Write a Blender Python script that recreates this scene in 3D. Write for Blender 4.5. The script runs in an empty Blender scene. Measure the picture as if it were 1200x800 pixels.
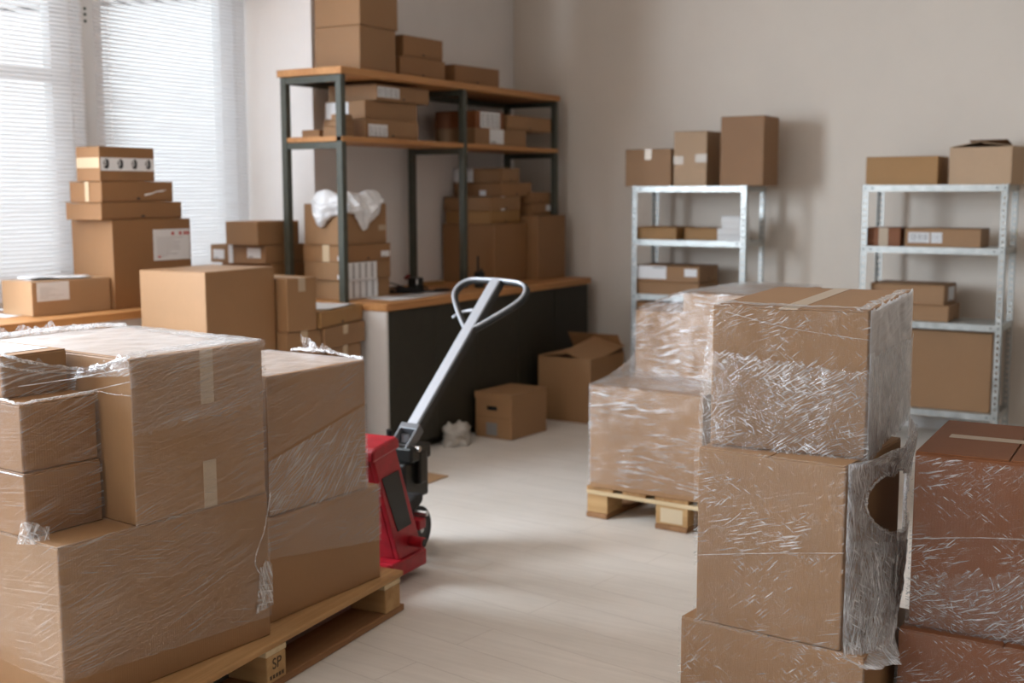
import bpy, bmesh, math, random
from mathutils import Vector, Matrix, noise

R = math.radians
sc = bpy.context.scene
COL = sc.collection

# ------------------------------------------------------------------ camera
cam_d = bpy.data.cameras.new('camera'); cam = bpy.data.objects.new('camera', cam_d); COL.objects.link(cam)
cam_d.sensor_width = 36.0; cam_d.lens = 1403.1 / 1200 * 36.0
cam_d.clip_start = 0.05; cam_d.clip_end = 200
yaw, pit, rol = 0.55122526, 0.12342677, -0.00209956
fw = Vector((-math.sin(yaw) * math.cos(pit), math.cos(yaw) * math.cos(pit), -math.sin(pit)))
rt = Vector((math.cos(yaw), math.sin(yaw), 0)); up = rt.cross(fw)
r2 = rt * math.cos(rol) + up * math.sin(rol); u2 = up * math.cos(rol) - rt * math.sin(rol)
m = Matrix((r2, u2, -fw)).transposed().to_4x4(); m.translation = Vector((0, 0, 1.5))
cam.matrix_world = m
cam_d.dof.use_dof = True; cam_d.dof.focus_distance = 3.1; cam_d.dof.aperture_fstop = 2.8
sc.camera = cam

# ------------------------------------------------------------------ light and exposure
w = bpy.data.worlds.new('World'); sc.world = w; w.use_nodes = True
bg = w.node_tree.nodes['Background']; bg.inputs['Color'].default_value = (0.88, 0.92, 1.0, 1); bg.inputs['Strength'].default_value = 3.5


def area(name, loc, rot, sx, sy, power, col=(0.76, 0.87, 1.0)):
    l = bpy.data.lights.new(name, 'AREA'); l.shape = 'RECTANGLE'; l.size = sx; l.size_y = sy; l.energy = power; l.color = col
    o = bpy.data.objects.new(name, l); COL.objects.link(o); o.location = loc; o.rotation_euler = rot
    return o


# daylight entering by the bare windows further along the left wall, and by a window behind the camera
area('window_daylight', (-5.42, 1.78, 1.90), (0, R(-84), 0), 1.85, 1.85, 410)
area('window_daylight', (-5.42, -1.75, 1.90), (0, R(-84), 0), 1.85, 2.6, 60)
area('rear_window_daylight', (-2.9, -4.12, 1.85), (R(88), 0, 0), 1.5, 1.3, 22)

vs = sc.view_settings
vs.view_transform = 'Standard'; vs.look = 'None'; vs.exposure = -0.06; vs.gamma = 1.0; vs.use_curve_mapping = False
sc.cycles.transparent_max_bounces = 16


# ------------------------------------------------------------------ materials
def mat(name, col=(.5, .5, .5), rough=.6, metal=0.0, spec=.4, **kw):
    m = bpy.data.materials.new(name); m.use_nodes = True
    b = m.node_tree.nodes['Principled BSDF']
    b.inputs['Base Color'].default_value = (*col, 1); b.inputs['Roughness'].default_value = rough
    b.inputs['Metallic'].default_value = metal; b.inputs['Specular IOR Level'].default_value = spec
    return m


class NT:
    def __init__(s, m): s.t = m.node_tree; s.b = s.t.nodes.get('Principled BSDF'); s.out = s.t.nodes['Material Output']
    def n(s, typ, **kw):
        x = s.t.nodes.new(typ)
        for k, v in kw.items():
            if k in x.inputs.keys(): x.inputs[k].default_value = v
            else: setattr(x, k, v)
        return x
    def l(s, a, b): s.t.links.new(a, b)
    def math(s, op, a, b=None, clamp=False):
        x = s.t.nodes.new('ShaderNodeMath'); x.operation = op; x.use_clamp = clamp
        for i, v in enumerate((a, b)):
            if v is None: continue
            if isinstance(v, (int, float)): x.inputs[i].default_value = v
            else: s.l(v, x.inputs[i])
        return x.outputs[0]
    def mapping(s, src='Object', scale=(1, 1, 1), rot=(0, 0, 0), loc=(0, 0, 0)):
        tc = s.n('ShaderNodeTexCoord'); mp = s.n('ShaderNodeMapping'); s.l(tc.outputs[src], mp.inputs['Vector'])
        mp.inputs['Scale'].default_value = scale; mp.inputs['Rotation'].default_value = rot; mp.inputs['Location'].default_value = loc
        return mp.outputs[0]
    def noise(s, vec, scale=5, detail=4, rough=.5):
        x = s.n('ShaderNodeTexNoise'); s.l(vec, x.inputs['Vector']); x.inputs['Scale'].default_value = scale
        x.inputs['Detail'].default_value = detail; x.inputs['Roughness'].default_value = rough
        return x.outputs['Fac']
    def ramp(s, fac, a, b, ca=(0, 0, 0, 1), cb=(1, 1, 1, 1)):
        x = s.n('ShaderNodeValToRGB'); s.l(fac, x.inputs['Fac'])
        e = x.color_ramp.elements; e[0].position = a; e[0].color = ca; e[1].position = b; e[1].color = cb
        return x.outputs['Color']
    def mix(s, fac, a, b, mode='MIX'):
        x = s.n('ShaderNodeMix', data_type='RGBA', blend_type=mode)
        for sock, v in ((x.inputs['Factor'], fac), (x.inputs['A'], a), (x.inputs['B'], b)) if False else ((x.inputs[0], fac), (x.inputs[6], a), (x.inputs[7], b)):
            if isinstance(v, (int, float)): sock.default_value = v
            elif isinstance(v, tuple): sock.default_value = v
            else: s.l(v, sock)
        return x.outputs[2]
    def fresnel(s, ior, nrm=None):
        g = s.n('ShaderNodeNewGeometry'); mx = s.n('ShaderNodeMix'); s.l(g.outputs['Backfacing'], mx.inputs[0])
        mx.inputs[2].default_value = ior; mx.inputs[3].default_value = 1 / ior
        f = s.n('ShaderNodeFresnel'); s.l(mx.outputs[0], f.inputs['IOR'])
        if nrm is not None: s.l(nrm, f.inputs['Normal'])
        return f.outputs[0]
    def bump(s, h, strength=.3, dist=.01):
        x = s.n('ShaderNodeBump'); x.inputs['Strength'].default_value = strength; x.inputs['Distance'].default_value = dist
        s.l(h, x.inputs['Height']); return x.outputs[0]


def cardboard():
    m = mat('kraft_cardboard', (.45, .28, .15), .58, spec=.42); t = NT(m)
    oi = t.n('ShaderNodeObjectInfo')
    v = t.mapping('Object', (1, 1, 1))
    n1 = t.noise(v, 3.0, 3); n2 = t.noise(t.mapping('Object', (60, 60, 8)), 4, 4, .6)
    tone = t.math('ADD', t.math('MULTIPLY', n1, .22), t.math('MULTIPLY', n2, .14))
    tone = t.math('ADD', tone, .82)
    hs = t.n('ShaderNodeHueSaturation'); t.l(oi.outputs['Color'], hs.inputs['Color']); t.l(tone, hs.inputs['Value'])
    t.l(hs.outputs[0], t.b.inputs['Base Color'])
    # flutes of the corrugated board just showing through the liner
    sx = t.n('ShaderNodeSeparateXYZ'); t.l(v, sx.inputs[0])
    wv = t.math('SINE', t.math('MULTIPLY', t.math('ADD', sx.outputs[0], sx.outputs[1]), 2 * math.pi / .0075))
    hgt = t.math('ADD', t.math('MULTIPLY', wv, .35), t.math('MULTIPLY', n2, .8))
    t.l(t.bump(hgt, .10, .002), t.b.inputs['Normal'])
    return m


def wood(name, c0, c1, axis=1, rough=.5, grain=40, plank=0):
    m = mat(name, c0, rough, spec=.35); t = NT(m)
    s = [grain, grain, grain]; s[axis] = 1.6
    n1 = t.noise(t.mapping('Object', tuple(s)), 1.0, 6, .6)
    s2 = [6, 6, 6]; s2[axis] = .8
    n2 = t.noise(t.mapping('Object', tuple(s2)), 1.5, 3)
    f = t.math('ADD', t.math('MULTIPLY', n1, .55), t.math('MULTIPLY', n2, .5))
    c = t.ramp(f, .38, .68, (*c0, 1), (*c1, 1))
    t.l(c, t.b.inputs['Base Color']); t.l(t.bump(n1, .12, .003), t.b.inputs['Normal'])
    return m


def plaster(name, col, scale=6):
    m = mat(name, col, .9, spec=.2); t = NT(m)
    v = t.mapping('Object')
    n = t.noise(v, scale, 5, .6); n2 = t.noise(v, 1.1, 3)
    f = t.math('ADD', t.math('MULTIPLY', n, .06), t.math('MULTIPLY', n2, .09))
    hs = t.n('ShaderNodeHueSaturation'); hs.inputs['Color'].default_value = (*col, 1); t.l(t.math('ADD', f, .92), hs.inputs['Value'])
    t.l(hs.outputs[0], t.b.inputs['Base Color']); t.l(t.bump(t.noise(v, 45, 4), .08, .004), t.b.inputs['Normal'])
    return m


def floor_mat():
    m = mat('floor_boards', (.5, .48, .44), .42, spec=.35); t = NT(m)
    v = t.mapping('Object', rot=(0, 0, R(8)))
    br = t.n('ShaderNodeTexBrick'); t.l(v, br.inputs['Vector'])
    br.inputs['Scale'].default_value = 1; br.inputs['Brick Width'].default_value = 1.3; br.inputs['Row Height'].default_value = .19
    br.inputs['Mortar Size'].default_value = .0025; br.inputs['Mortar Smooth'].default_value = .3; br.offset = .37
    br.inputs['Color1'].default_value = (.80, .74, .675, 1); br.inputs['Color2'].default_value = (.765, .71, .645, 1); br.inputs['Mortar'].default_value = (.65, .59, .53, 1)
    g = t.noise(t.mapping('Object', (1.5, 30, 1), rot=(0, 0, R(8))), 1.4, 6, .6)
    c = t.mix(1.0, br.outputs['Color'], t.ramp(g, .3, .7, (.88, .87, .86, 1), (1, 1, 1, 1)), 'MULTIPLY')
    d = t.noise(t.mapping('Object'), 1.2, 6, .65)
    c = t.mix(1.0, c, t.ramp(d, .32, .62, (.90, .89, .87, 1), (1, 1, 1, 1)), 'MULTIPLY')
    t.l(c, t.b.inputs['Base Color']); t.l(t.ramp(g, .2, .8, (.38,) * 3 + (1,), (.55,) * 3 + (1,)), t.b.inputs['Roughness'])
    return m


def film_mat(name, dirs, base=.01, dens=.5, patch=3.0, plo=.35, phi=.65, gloss=1.0, white=.85, rough=.16, bump=.25):
    """dirs: list of (angle, x frequency, y frequency, low, high) families of fine white streaks: stretch marks with window glints painted in"""
    m = bpy.data.materials.new(name); m.use_nodes = True; t = NT(m); t.t.nodes.remove(t.b)
    tc = t.n('ShaderNodeTexCoord'); st = None; hs = None
    for k, (ang, sx, sy, lo, hi) in enumerate(dirs):
        m1 = t.n('ShaderNodeMapping'); m1.inputs['Rotation'].default_value = (0, 0, R(ang)); t.l(tc.outputs['UV'], m1.inputs['Vector'])
        m2 = t.n('ShaderNodeMapping'); m2.inputs['Scale'].default_value = (sx, sy, 1); m2.inputs['Location'].default_value = (3.1 + 5.6 * k, 2.2 + 3.9 * k, 0); t.l(m1.outputs[0], m2.inputs['Vector'])
        n1 = t.noise(m2.outputs[0], 1.0, 5, .62)
        pm = t.noise(t.mapping('UV', (1, 1.4, 1), loc=(4 * k, 2.5 * k, 0)), patch * (1 + .25 * k), 3, .55)
        q = t.math('MULTIPLY', t.ramp(n1, lo, hi), t.ramp(pm, plo, phi))  # white streak mask, paints window glints onto the stretched film
        st = q if st is None else t.math('MAXIMUM', st, q)
        hs = n1 if hs is None else t.math('ADD', hs, n1)
    fac = t.math('ADD', t.math('MULTIPLY', st, dens), base, True)
    hgt = t.math('ADD', hs, t.math('MULTIPLY', t.noise(t.mapping('UV'), 16, 4), 1.0))
    nrm = t.bump(hgt, bump, .01)
    tr = t.n('ShaderNodeBsdfTransparent'); tr.inputs['Color'].default_value = (.985, .985, .985, 1)
    gl = t.n('ShaderNodeBsdfGlossy'); gl.inputs['Roughness'].default_value = rough; gl.inputs['Color'].default_value = (1, 1, 1, 1); t.l(nrm, gl.inputs['Normal'])
    df = t.n('ShaderNodeBsdfDiffuse'); df.inputs['Color'].default_value = (white, white, white * 1.01, 1)
    tl = t.n('ShaderNodeBsdfTranslucent'); tl.inputs['Color'].default_value = (white, white, white, 1)
    md = t.n('ShaderNodeMixShader'); md.inputs[0].default_value = .35; t.l(df.outputs[0], md.inputs[1]); t.l(tl.outputs[0], md.inputs[2])
    g2 = t.n('ShaderNodeBsdfGlossy'); g2.inputs['Roughness'].default_value = .3; g2.inputs['Color'].default_value = (1, 1, 1, 1); t.l(nrm, g2.inputs['Normal'])
    mw = t.n('ShaderNodeMixShader'); mw.inputs[0].default_value = .25; t.l(md.outputs[0], mw.inputs[1]); t.l(g2.outputs[0], mw.inputs[2])
    m1 = t.n('ShaderNodeMixShader'); t.l(t.math('MULTIPLY', t.fresnel(1.45, nrm), gloss, True), m1.inputs[0]); t.l(tr.outputs[0], m1.inputs[1]); t.l(gl.outputs[0], m1.inputs[2])
    m2 = t.n('ShaderNodeMixShader'); t.l(fac, m2.inputs[0]); t.l(m1.outputs[0], m2.inputs[1]); t.l(mw.outputs[0], m2.inputs[2])
    t.l(m2.outputs[0], t.out.inputs['Surface'])
    return m


def slat_mat():
    m = bpy.data.materials.new('blind_slat'); m.use_nodes = True; t = NT(m); t.t.nodes.remove(t.b)
    df = t.n('ShaderNodeBsdfDiffuse'); df.inputs['Color'].default_value = (.88, .87, .87, 1)
    tl = t.n('ShaderNodeBsdfTranslucent'); tl.inputs['Color'].default_value = (.86, .85, .86, 1)
    x = t.n('ShaderNodeMixShader'); x.inputs[0].default_value = .55; t.l(df.outputs[0], x.inputs[1]); t.l(tl.outputs[0], x.inputs[2])
    t.l(x.outputs[0], t.out.inputs['Surface']); return m


def glass_mat():
    m = bpy.data.materials.new('window_glass'); m.use_nodes = True; t = NT(m); t.t.nodes.remove(t.b)
    tr = t.n('ShaderNodeBsdfTransparent'); tr.inputs['Color'].default_value = (.96, .98, .97, 1)
    gl = t.n('ShaderNodeBsdfGlossy'); gl.inputs['Roughness'].default_value = .02
    x = t.n('ShaderNodeMixShader'); t.l(t.fresnel(1.45), x.inputs[0]); t.l(tr.outputs[0], x.inputs[1]); t.l(gl.outputs[0], x.inputs[2])
    t.l(x.outputs[0], t.out.inputs['Surface']); return m


def galv():
    m = mat('galvanised_steel', (.5, .5, .5), .42, .8, .5); t = NT(m)
    n = t.noise(t.mapping('Object'), 30, 4)
    t.l(t.ramp(n, .3, .7, (.40, .415, .40, 1), (.54, .55, .53, 1)), t.b.inputs['Base Color'])
    t.l(t.ramp(n, .3, .7, (.34,) * 3 + (1,), (.52,) * 3 + (1,)), t.b.inputs['Roughness']); return m


def paint(name, col, rough=.35, wear=.12):
    m = mat(name, col, rough, spec=.5); t = NT(m)
    n = t.noise(t.mapping('Object'), 18, 5, .65)
    a = tuple(c * (1 - wear) for c in col); b = tuple(min(1, c * (1 + wear)) for c in col)
    t.l(t.ramp(n, .35, .65, (*a, 1), (*b, 1)), t.b.inputs['Base Color']); return m


M = dict(
    card=cardboard(), wood_top=wood('butcher_block', (.40, .17, .055), (.58, .29, .11), 1), wood_end=wood('pine_board', (.48, .25, .10), (.64, .38, .18), 1),
    pallet=wood('pallet_wood', (.31, .155, .055), (.53, .31, .135), 1, .7), pallet_x=wood('pallet_wood_pale', (.55, .40, .22), (.72, .57, .36), 0, .7),
    pallet_dark=wood('pallet_wood_dark', (.22, .10, .04), (.34, .18, .08), 1, .7), block=wood('pallet_block', (.37, .205, .08), (.55, .35, .16), 0, .75, 25),
    wall=plaster('wall_plaster', (.765, .685, .60)), wall_w=plaster('wall_plaster_white', (.89, .855, .835)), ceil=plaster('ceiling_plaster', (.80, .71, .63)),
    wall_d=plaster('wall_plaster_low_bounce', (.33, .28, .24)),  # for the unseen right and front walls, darkened to cut bounced light
    floor=floor_mat(), slat=slat_mat(), glass=glass_mat(), pvc=mat('window_pvc', (.72, .72, .72), .35),
    galv=galv(), frame=paint('green_grey_steel', (.060, .063, .046), .45), cab=paint('dark_olive_front', (.021, .018, .009), .6), cabw=mat('white_panel', (.70, .67, .64), .5),
    red=paint('red_paint', (.33, .007, .016), .42, .18), black=mat('black_plastic', (.012, .012, .011), .45), rubber=mat('black_rubber', (.018, .018, .018), .7),
    silver=mat('silver_metal', (.50, .52, .56), .38, .5), steel=mat('bright_steel', (.55, .55, .55), .3, .9), dark=mat('black_oily_steel', (.02, .02, .018), .35, .4),
    white=mat('white_paper', (.80, .80, .81), .7), grey=mat('grey_paper', (.48, .46, .45), .7), ink_and_shade=mat('black_ink_and_shade', (.03, .03, .03), .6), inkg=mat('grey_ink', (.30, .29, .29), .7),
    inkr=mat('red_ink', (.55, .12, .12), .6), tape=mat('packing_tape', (.60, .45, .29), .25, spec=.5), tapec=mat('clear_tape', (.47, .36, .25), .34, spec=.5),
    whitebox=mat('white_card', (.78, .77, .76), .6), bag=mat('white_plastic_bag', (.85, .85, .86), .4), ground=mat('pavement', (.42, .42, .42), .9), facade=plaster('pale_render', (.72, .71, .70)),
    lab=mat('grey_sticker', (.22, .21, .20), .7),
)
FILM = dict(
    soft=film_mat('stretch_film_brushed', ((-7, 4, 210, .47, .60), (-18, 5, 190, .50, .62), (12, 6, 230, .54, .64)), .010, .36, 2.6, .34, .66, .7, bump=.12),
    fan=film_mat('stretch_film_fanned', ((-28, 6, 170, .46, .60), (-48, 7, 150, .48, .62), (8, 6, 170, .5, .64)), .03, .55, 2.6, .28, .62, .9, bump=.2),
    glint=film_mat('stretch_film_wrinkle_glints', ((-18, 16, 200, .55, .63), (35, 30, 210, .58, .66), (-42, 18, 220, .57, .65)), .006, .85, 4.5, .46, .63, .95, rough=.12, bump=.30),
    heavy=film_mat('stretch_film_crinkle_glints', ((-35, 26, 230, .53, .61), (28, 34, 220, .55, .63), (75, 30, 200, .58, .66)), .015, .95, 5.0, .44, .62, 1.3, rough=.12, bump=.45),
    band=film_mat('stretch_film_band_glints', ((-9, 5, 85, .52, .64), (5, 6, 120, .54, .66)), .05, .85, 3.4, .42, .62, 1.2, bump=.3),
    dense=film_mat('stretch_film_layered', ((62, 8, 120, .48, .62), (-68, 10, 120, .50, .64), (88, 8, 140, .50, .62)), .05, .85, 4.5, .34, .62, 1.3, bump=.4),
    white=film_mat('stretch_film_bunched', ((70, 12, 120, .45, .60), (-75, 14, 130, .46, .62), (20, 14, 120, .5, .64)), .05, .85, 6.0, .34, .62, 1.3, bump=.5),
    tent=film_mat('stretch_film_taut', ((-15, 6, 130, .46, .62), (22, 7, 130, .5, .66)), .06, .65, 3.4, .32, .64, 1.3, bump=.3),
    top=film_mat('stretch_film_top', ((-10, 3, 40, .45, .7),), .06, .22, 2.5, .3, .7, 1.1, bump=.08, rough=.38),
    faint=film_mat('stretch_film_faint', ((-7, 4, 210, .50, .64), (-30, 5, 190, .54, .66)), .01, .30, 2.6, .36, .66, .6, bump=.10),
    flat=film_mat('stretch_film_milky', ((-6, 3, 60, .35, .75),), .55, .35, 2.0, .2, .7, 1.0, bump=.15),
)
for fm in FILM.values(): fm.use_backface_culling = False


# ------------------------------------------------------------------ mesh helpers
class MB:
    def __init__(s): s.v = []; s.f = []; s.uv = {}; s.mi = []; s.cur = 0
    def add(s, vs, fs):
        o = len(s.v); s.v += [tuple(p) for p in vs]
        for f in fs: s.f.append(tuple(i + o for i in f)); s.mi.append(s.cur)
        return s
    def box(s, x0, y0, z0, x1, y1, z1, T=None):
        vs = [Vector((x, y, z)) for z in (z0, z1) for y in (y0, y1) for x in (x0, x1)]
        if T is not None: vs = [T @ p for p in vs]
        return s.add(vs, [(0, 2, 3, 1), (4, 5, 7, 6), (0, 1, 5, 4), (2, 6, 7, 3), (0, 4, 6, 2), (1, 3, 7, 5)])
    def cbox(s, c, size, T=None):
        return s.box(c[0] - size[0] / 2, c[1] - size[1] / 2, c[2] - size[2] / 2, c[0] + size[0] / 2, c[1] + size[1] / 2, c[2] + size[2] / 2, T)
    def prism(s, poly, a, b, axis=0):
        # poly in the two other axes, extruded from a to b along axis
        def P(p, t):
            q = list(p); q.insert(axis, t); return q
        n = len(poly); vs = [P(p, a) for p in poly] + [P(p, b) for p in poly]
        fs = [tuple(range(n))[::-1], tuple(range(n, 2 * n))] + [(i, (i + 1) % n, n + (i + 1) % n, n + i) for i in range(n)]
        return s.add(vs, fs)
    def tube(s, pts, r, n=10, closed=False, sx=1.0):
        pts = [Vector(p) for p in pts]; N = len(pts); vs = []; prev = None
        for i, p in enumerate(pts):
            a = pts[(i - 1) % N] if (closed or i > 0) else p; b = pts[(i + 1) % N] if (closed or i < N - 1) else p
            d = (b - a).normalized()
            if prev is None:
                u = d.orthogonal().normalized()
            else:
                u = (prev - d * prev.dot(d)).normalized()
            prev = u; v = d.cross(u); rr = r[i] if isinstance(r, (list, tuple)) else r
            vs += [p + (u * math.cos(2 * math.pi * k / n) + v * math.sin(2 * math.pi * k / n)) * rr for k in range(n)]
        fs = []
        for i in range(N if closed else N - 1):
            j = (i + 1) % N
            fs += [(i * n + k, i * n + (k + 1) % n, j * n + (k + 1) % n, j * n + k) for k in range(n)]
        if not closed: fs += [tuple(range(n))[::-1], tuple(range((N - 1) * n, N * n))]
        return s.add(vs, fs)
    def cyl(s, a, b, r, n=20): return s.tube([a, b], r, n)
    def build(s, name, m, parent=None, bevel=0, smooth=False, color=None):
        me = bpy.data.meshes.new(name); me.from_pydata(s.v, [], s.f); me.update()
        ms = m if isinstance(m, (list, tuple)) else [m]
        for x in ms: me.materials.append(M[x] if isinstance(x, str) else x)
        if len(ms) > 1: me.polygons.foreach_set('material_index', s.mi)
        if smooth: me.polygons.foreach_set('use_smooth', [True] * len(me.polygons))
        bm = bmesh.new(); bm.from_mesh(me); bmesh.ops.recalc_face_normals(bm, faces=bm.faces); bm.to_mesh(me); bm.free()
        o = bpy.data.objects.new(name, me); COL.objects.link(o)
        if parent: o.parent = parent
        if bevel:
            b = o.modifiers.new('bevel', 'BEVEL'); b.width = bevel; b.segments = 2; b.limit_method = 'ANGLE'; b.angle_limit = R(40)
        if color: o.color = (*color, 1)
        return o


def tag(o, label, cat, group=None):
    o['label'] = label; o['category'] = cat
    if group: o['group'] = group
    return o


def thing(name, label, cat, loc=(0, 0, 0), rot=0, group=None):
    o = bpy.data.objects.new(name, None); COL.objects.link(o); o.location = loc; o.rotation_euler = (0, 0, rot); o.empty_display_size = .1
    return tag(o, label, cat, group)


def struct(o): o['kind'] = 'structure'; return o


def roundbox(name, m, x0, y0, z0, x1, y1, z1, parent, bevel=.003, color=None):
    return MB().box(x0, y0, z0, x1, y1, z1).build(name, m, parent, bevel, color=color)


# ------------------------------------------------------------------ room
XW, YB, YS, XI = -4.80, 7.84, 5.55, -5.32       # shelf wall, back wall, step in the wall, blind plane
ZC, XR, YF = 3.30, 3.4, -4.1
SILL = .915
struct(MB().box(-5.6, YF - .2, -.12, XR + .2, YB + .2, 0).build('floor', 'floor'))
struct(MB().box(-5.7, YF - .2, ZC, XR + .2, YB + .2, ZC + .12).build('ceiling', 'ceil'))
struct(MB().box(-5.6, YB, 0, XR + .2, YB + .18, ZC).build('wall_back', 'wall'))
struct(MB().box(XR, YF, 0, XR + .18, YB, ZC).build('wall_right', 'wall_d'))
rear = MB().box(-5.6, YF - .18, 0, -3.8, YF, ZC).box(-2.0, YF - .18, 0, XR, YF, ZC).box(-3.8, YF - .18, 0, -2.0, YF, 1.05).box(-3.8, YF - .18, 2.6, -2.0, YF, ZC)
struct(rear.build('wall_front', 'wall_d'))
wl = MB().box(-5.6, YS, 0, XW, YB, ZC)          # thick pier that carries the shelf wall
struct(wl.build('wall_left', 'wall_w'))
ll = MB().box(-5.6, YF, 0, XW, YS, SILL - .042).box(-5.6, YF, 2.86, -5.36, YS, ZC)
for a, b in ((YF, -3.15), (-.35, -.05), (2.75, 3.0)): ll.box(-5.6, a, SILL - .042, -5.36, b, 2.86)
struct(ll.build('wall_left_window_side', 'wall_w'))
struct(MB().box(-4.88, YF, 0, -4.785, YS, .07).build('baseboard_left', 'cabw'))
struct(MB().box(XW, YB - .014, 0, XR, YB, .07).build('baseboard_back', 'cabw'))


def window(name, y0, y1, bars_y=(), transoms=(), fr=.06):
    f = MB(); z0, z1 = SILL, 2.86; x0, x1 = -5.50, -5.43
    f.box(x0, y0, z0, x1, y0 + fr, z1).box(x0, y1 - fr, z0, x1, y1, z1).box(x0, y0 + fr, z0, x1, y1 - fr, z0 + fr).box(x0, y0 + fr, z1 - fr, x1, y1 - fr, z1)
    for b in bars_y: f.box(x0, b - .035, z0 + fr, x1, b + .035, z1 - fr)
    for t in transoms: f.box(x0 + .005, y0 + fr, t - .03, x1 - .005, y1 - fr, t + .03)
    root = struct(f.build(name, 'pvc', None, .004))
    MB().box(-5.47, y0 + fr * .8, z0 + fr * .8, -5.462, y1 - fr * .8, z1 - fr * .8).build('window_pane', 'glass', root)
    return root


window('window_1', 3.0, 4.36, (3.55,), (2.12,), .15)
window('window_2', 4.44, 5.55, (), (), .11)
window('window_3', -.05, 2.75, (1.35,), (), .07)
window('window_4', -3.15, -.35, (-1.75,), (), .07)
rw = MB().box(-3.8, YF - .12, 1.05, -3.73, YF - .05, 2.6).box(-2.07, YF - .12, 1.05, -2.0, YF - .05, 2.6).box(-3.73, YF - .12, 1.05, -2.07, YF - .05, 1.12).box(-3.73, YF - .12, 2.53, -2.07, YF - .05, 2.6)
rwo = struct(rw.build('window_5', 'pvc', None, .004)); MB().box(-3.74, YF - .09, 1.11, -2.06, YF - .082, 2.54).build('window_pane', 'glass', rwo)
# post between the two windows
post = struct(MB().box(-5.5, 4.33, SILL, -5.345, 4.47, 2.86).build('trim_1', 'pvc', None, .006))
vh = MB()
for z in (2.475, 2.445, 2.41): vh.cyl((-5.35, 4.37, z), (-5.341, 4.37, z), .008, 12)
vh.build('screw_cap', mat('dark_green_cap', (.05, .08, .06), .5), post)
# outdoors: pavement and a neighbouring house
struct(MB().box(-60, -30, -.6, -5.75, 60, -.4).build('ground', 'ground'))
h = thing('building', 'pale rendered building with a sloping roof line outside the blinds', 'building', (-24, 20, -.4))
MB().prism([(-16, 0), (16, 0), (16, 5.9), (6, 7.3), (-16, 3.4)], -4, 4, 0).build('wall', 'facade', h)
rfm = MB().prism([(-16.3, 3.4), (6, 7.35), (16.3, 5.9), (16.3, 6.15), (6, 7.6), (-16.3, 3.65)], -4.2, 4.2, 0); rfm.build('roof', 'grey', h)
for y in (-11, -6.5, -2, 2.5, 7):
    wn = MB().box(3.98, y - .9, 1.5, 4.08, y + .9, 3.2).build('window', 'pvc', h)

# ------------------------------------------------------------------ blinds
def blind(y0, y1, label, wand=False):
    root = thing('venetian_blind', label, 'blind', (XI, (y0 + y1) / 2, SILL + .03), 0, 'white slatted blinds on the left windows')
    L = (y1 - y0) / 2; ztop = 2.86 - SILL - .03
    MB().box(-.02, -L, ztop - .035, .02, L, ztop).build('headrail', 'pvc', root, .003)
    MB().box(-.012, -L, .004, .012, L, .016).build('bottom_rail', 'pvc', root, .002)
    s = MB(); pitch = .0215; wdt = .0125; n = int((ztop - .06) / pitch); rng = random.Random(int(y0 * 100))
    for i in range(n):
        z = .03 + i * pitch; a = R(46 + rng.uniform(-3, 3)); nb = 10
        row = []
        for k in range(nb + 1):
            y = -L + 2 * L * k / nb; sag = .0009 * math.sin(k * 1.1 + i * .7) + .0006 * rng.uniform(-1, 1)
            for q in (-1, 0, 1):
                c = .0016 if q == 0 else 0
                row.append((q * wdt * math.cos(a) + c * math.sin(a), y, z - q * wdt * math.sin(a) + c + sag))
        fs = [(k * 3 + q, k * 3 + q + 1, k * 3 + q + 4, k * 3 + q + 3) for k in range(nb) for q in (0, 1)]
        s.add(row, fs)
    s.build('slats', 'slat', root, smooth=True)
    for y in (-L + .09, L - .09):
        t = MB()
        for x in (-.0135, .0135): t.box(x - .0008, y - .0025, .01, x + .0008, y + .0025, ztop - .03)
        t.build('ladder_cord', 'white', root)
    return root


blind(3.02, 4.325, 'white slatted blind over the left window, behind the low box with papers')
blind(4.40, 5.53, 'white slatted blind over the right window, next to the white wall return')

# ------------------------------------------------------------------ cartons
BOX = {}
KR = (.310, .168, .076); KL = (.41, .247, .130); KD = (.285, .143, .058); KO = (.225, .073, .020); KP = (.46, .30, .175); KY = (.35, .185, .064)


def gridbox(w, d, h, n=5, bulge=.0, seed=0):
    bm = bmesh.new(); bmesh.ops.create_cube(bm, size=1.0)
    bmesh.ops.subdivide_edges(bm, edges=bm.edges, cuts=n, use_grid_fill=True)
    for v in bm.verts:
        x, y, z = v.co * 2
        p = Vector((v.co.x * w, v.co.y * d, v.co.z * h))
        k = noise.noise(p * 3.0 + Vector((seed * 7.3, 0, 0)))
        amt = bulge * (1 + .7 * k)
        ex, ey, ez = 1 - x * x, 1 - y * y, 1 - z * z
        if abs(x) > .999: p.x -= math.copysign(amt * ey * ez, x)
        if abs(y) > .999: p.y -= math.copysign(amt * ex * ez, y)
        if abs(z) > .999: p.z -= math.copysign(amt * ex * ey, z)
        p.z += h / 2; v.co = p
    return bm


def bm_obj(bm, name, m, parent, bevel=0, color=None, smooth=False):
    me = bpy.data.meshes.new(name); bm.to_mesh(me); bm.free(); me.materials.append(M[m] if isinstance(m, str) else m)
    o = bpy.data.objects.new(name, me); COL.objects.link(o)
    if parent: o.parent = parent
    if bevel:
        b = o.modifiers.new('bevel', 'BEVEL'); b.width = bevel; b.segments = 2; b.limit_method = 'ANGLE'; b.angle_limit = R(40)
    if color: o.color = (*color, 1)
    if smooth: me.polygons.foreach_set('use_smooth', [True] * len(me.polygons))
    return o


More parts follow.
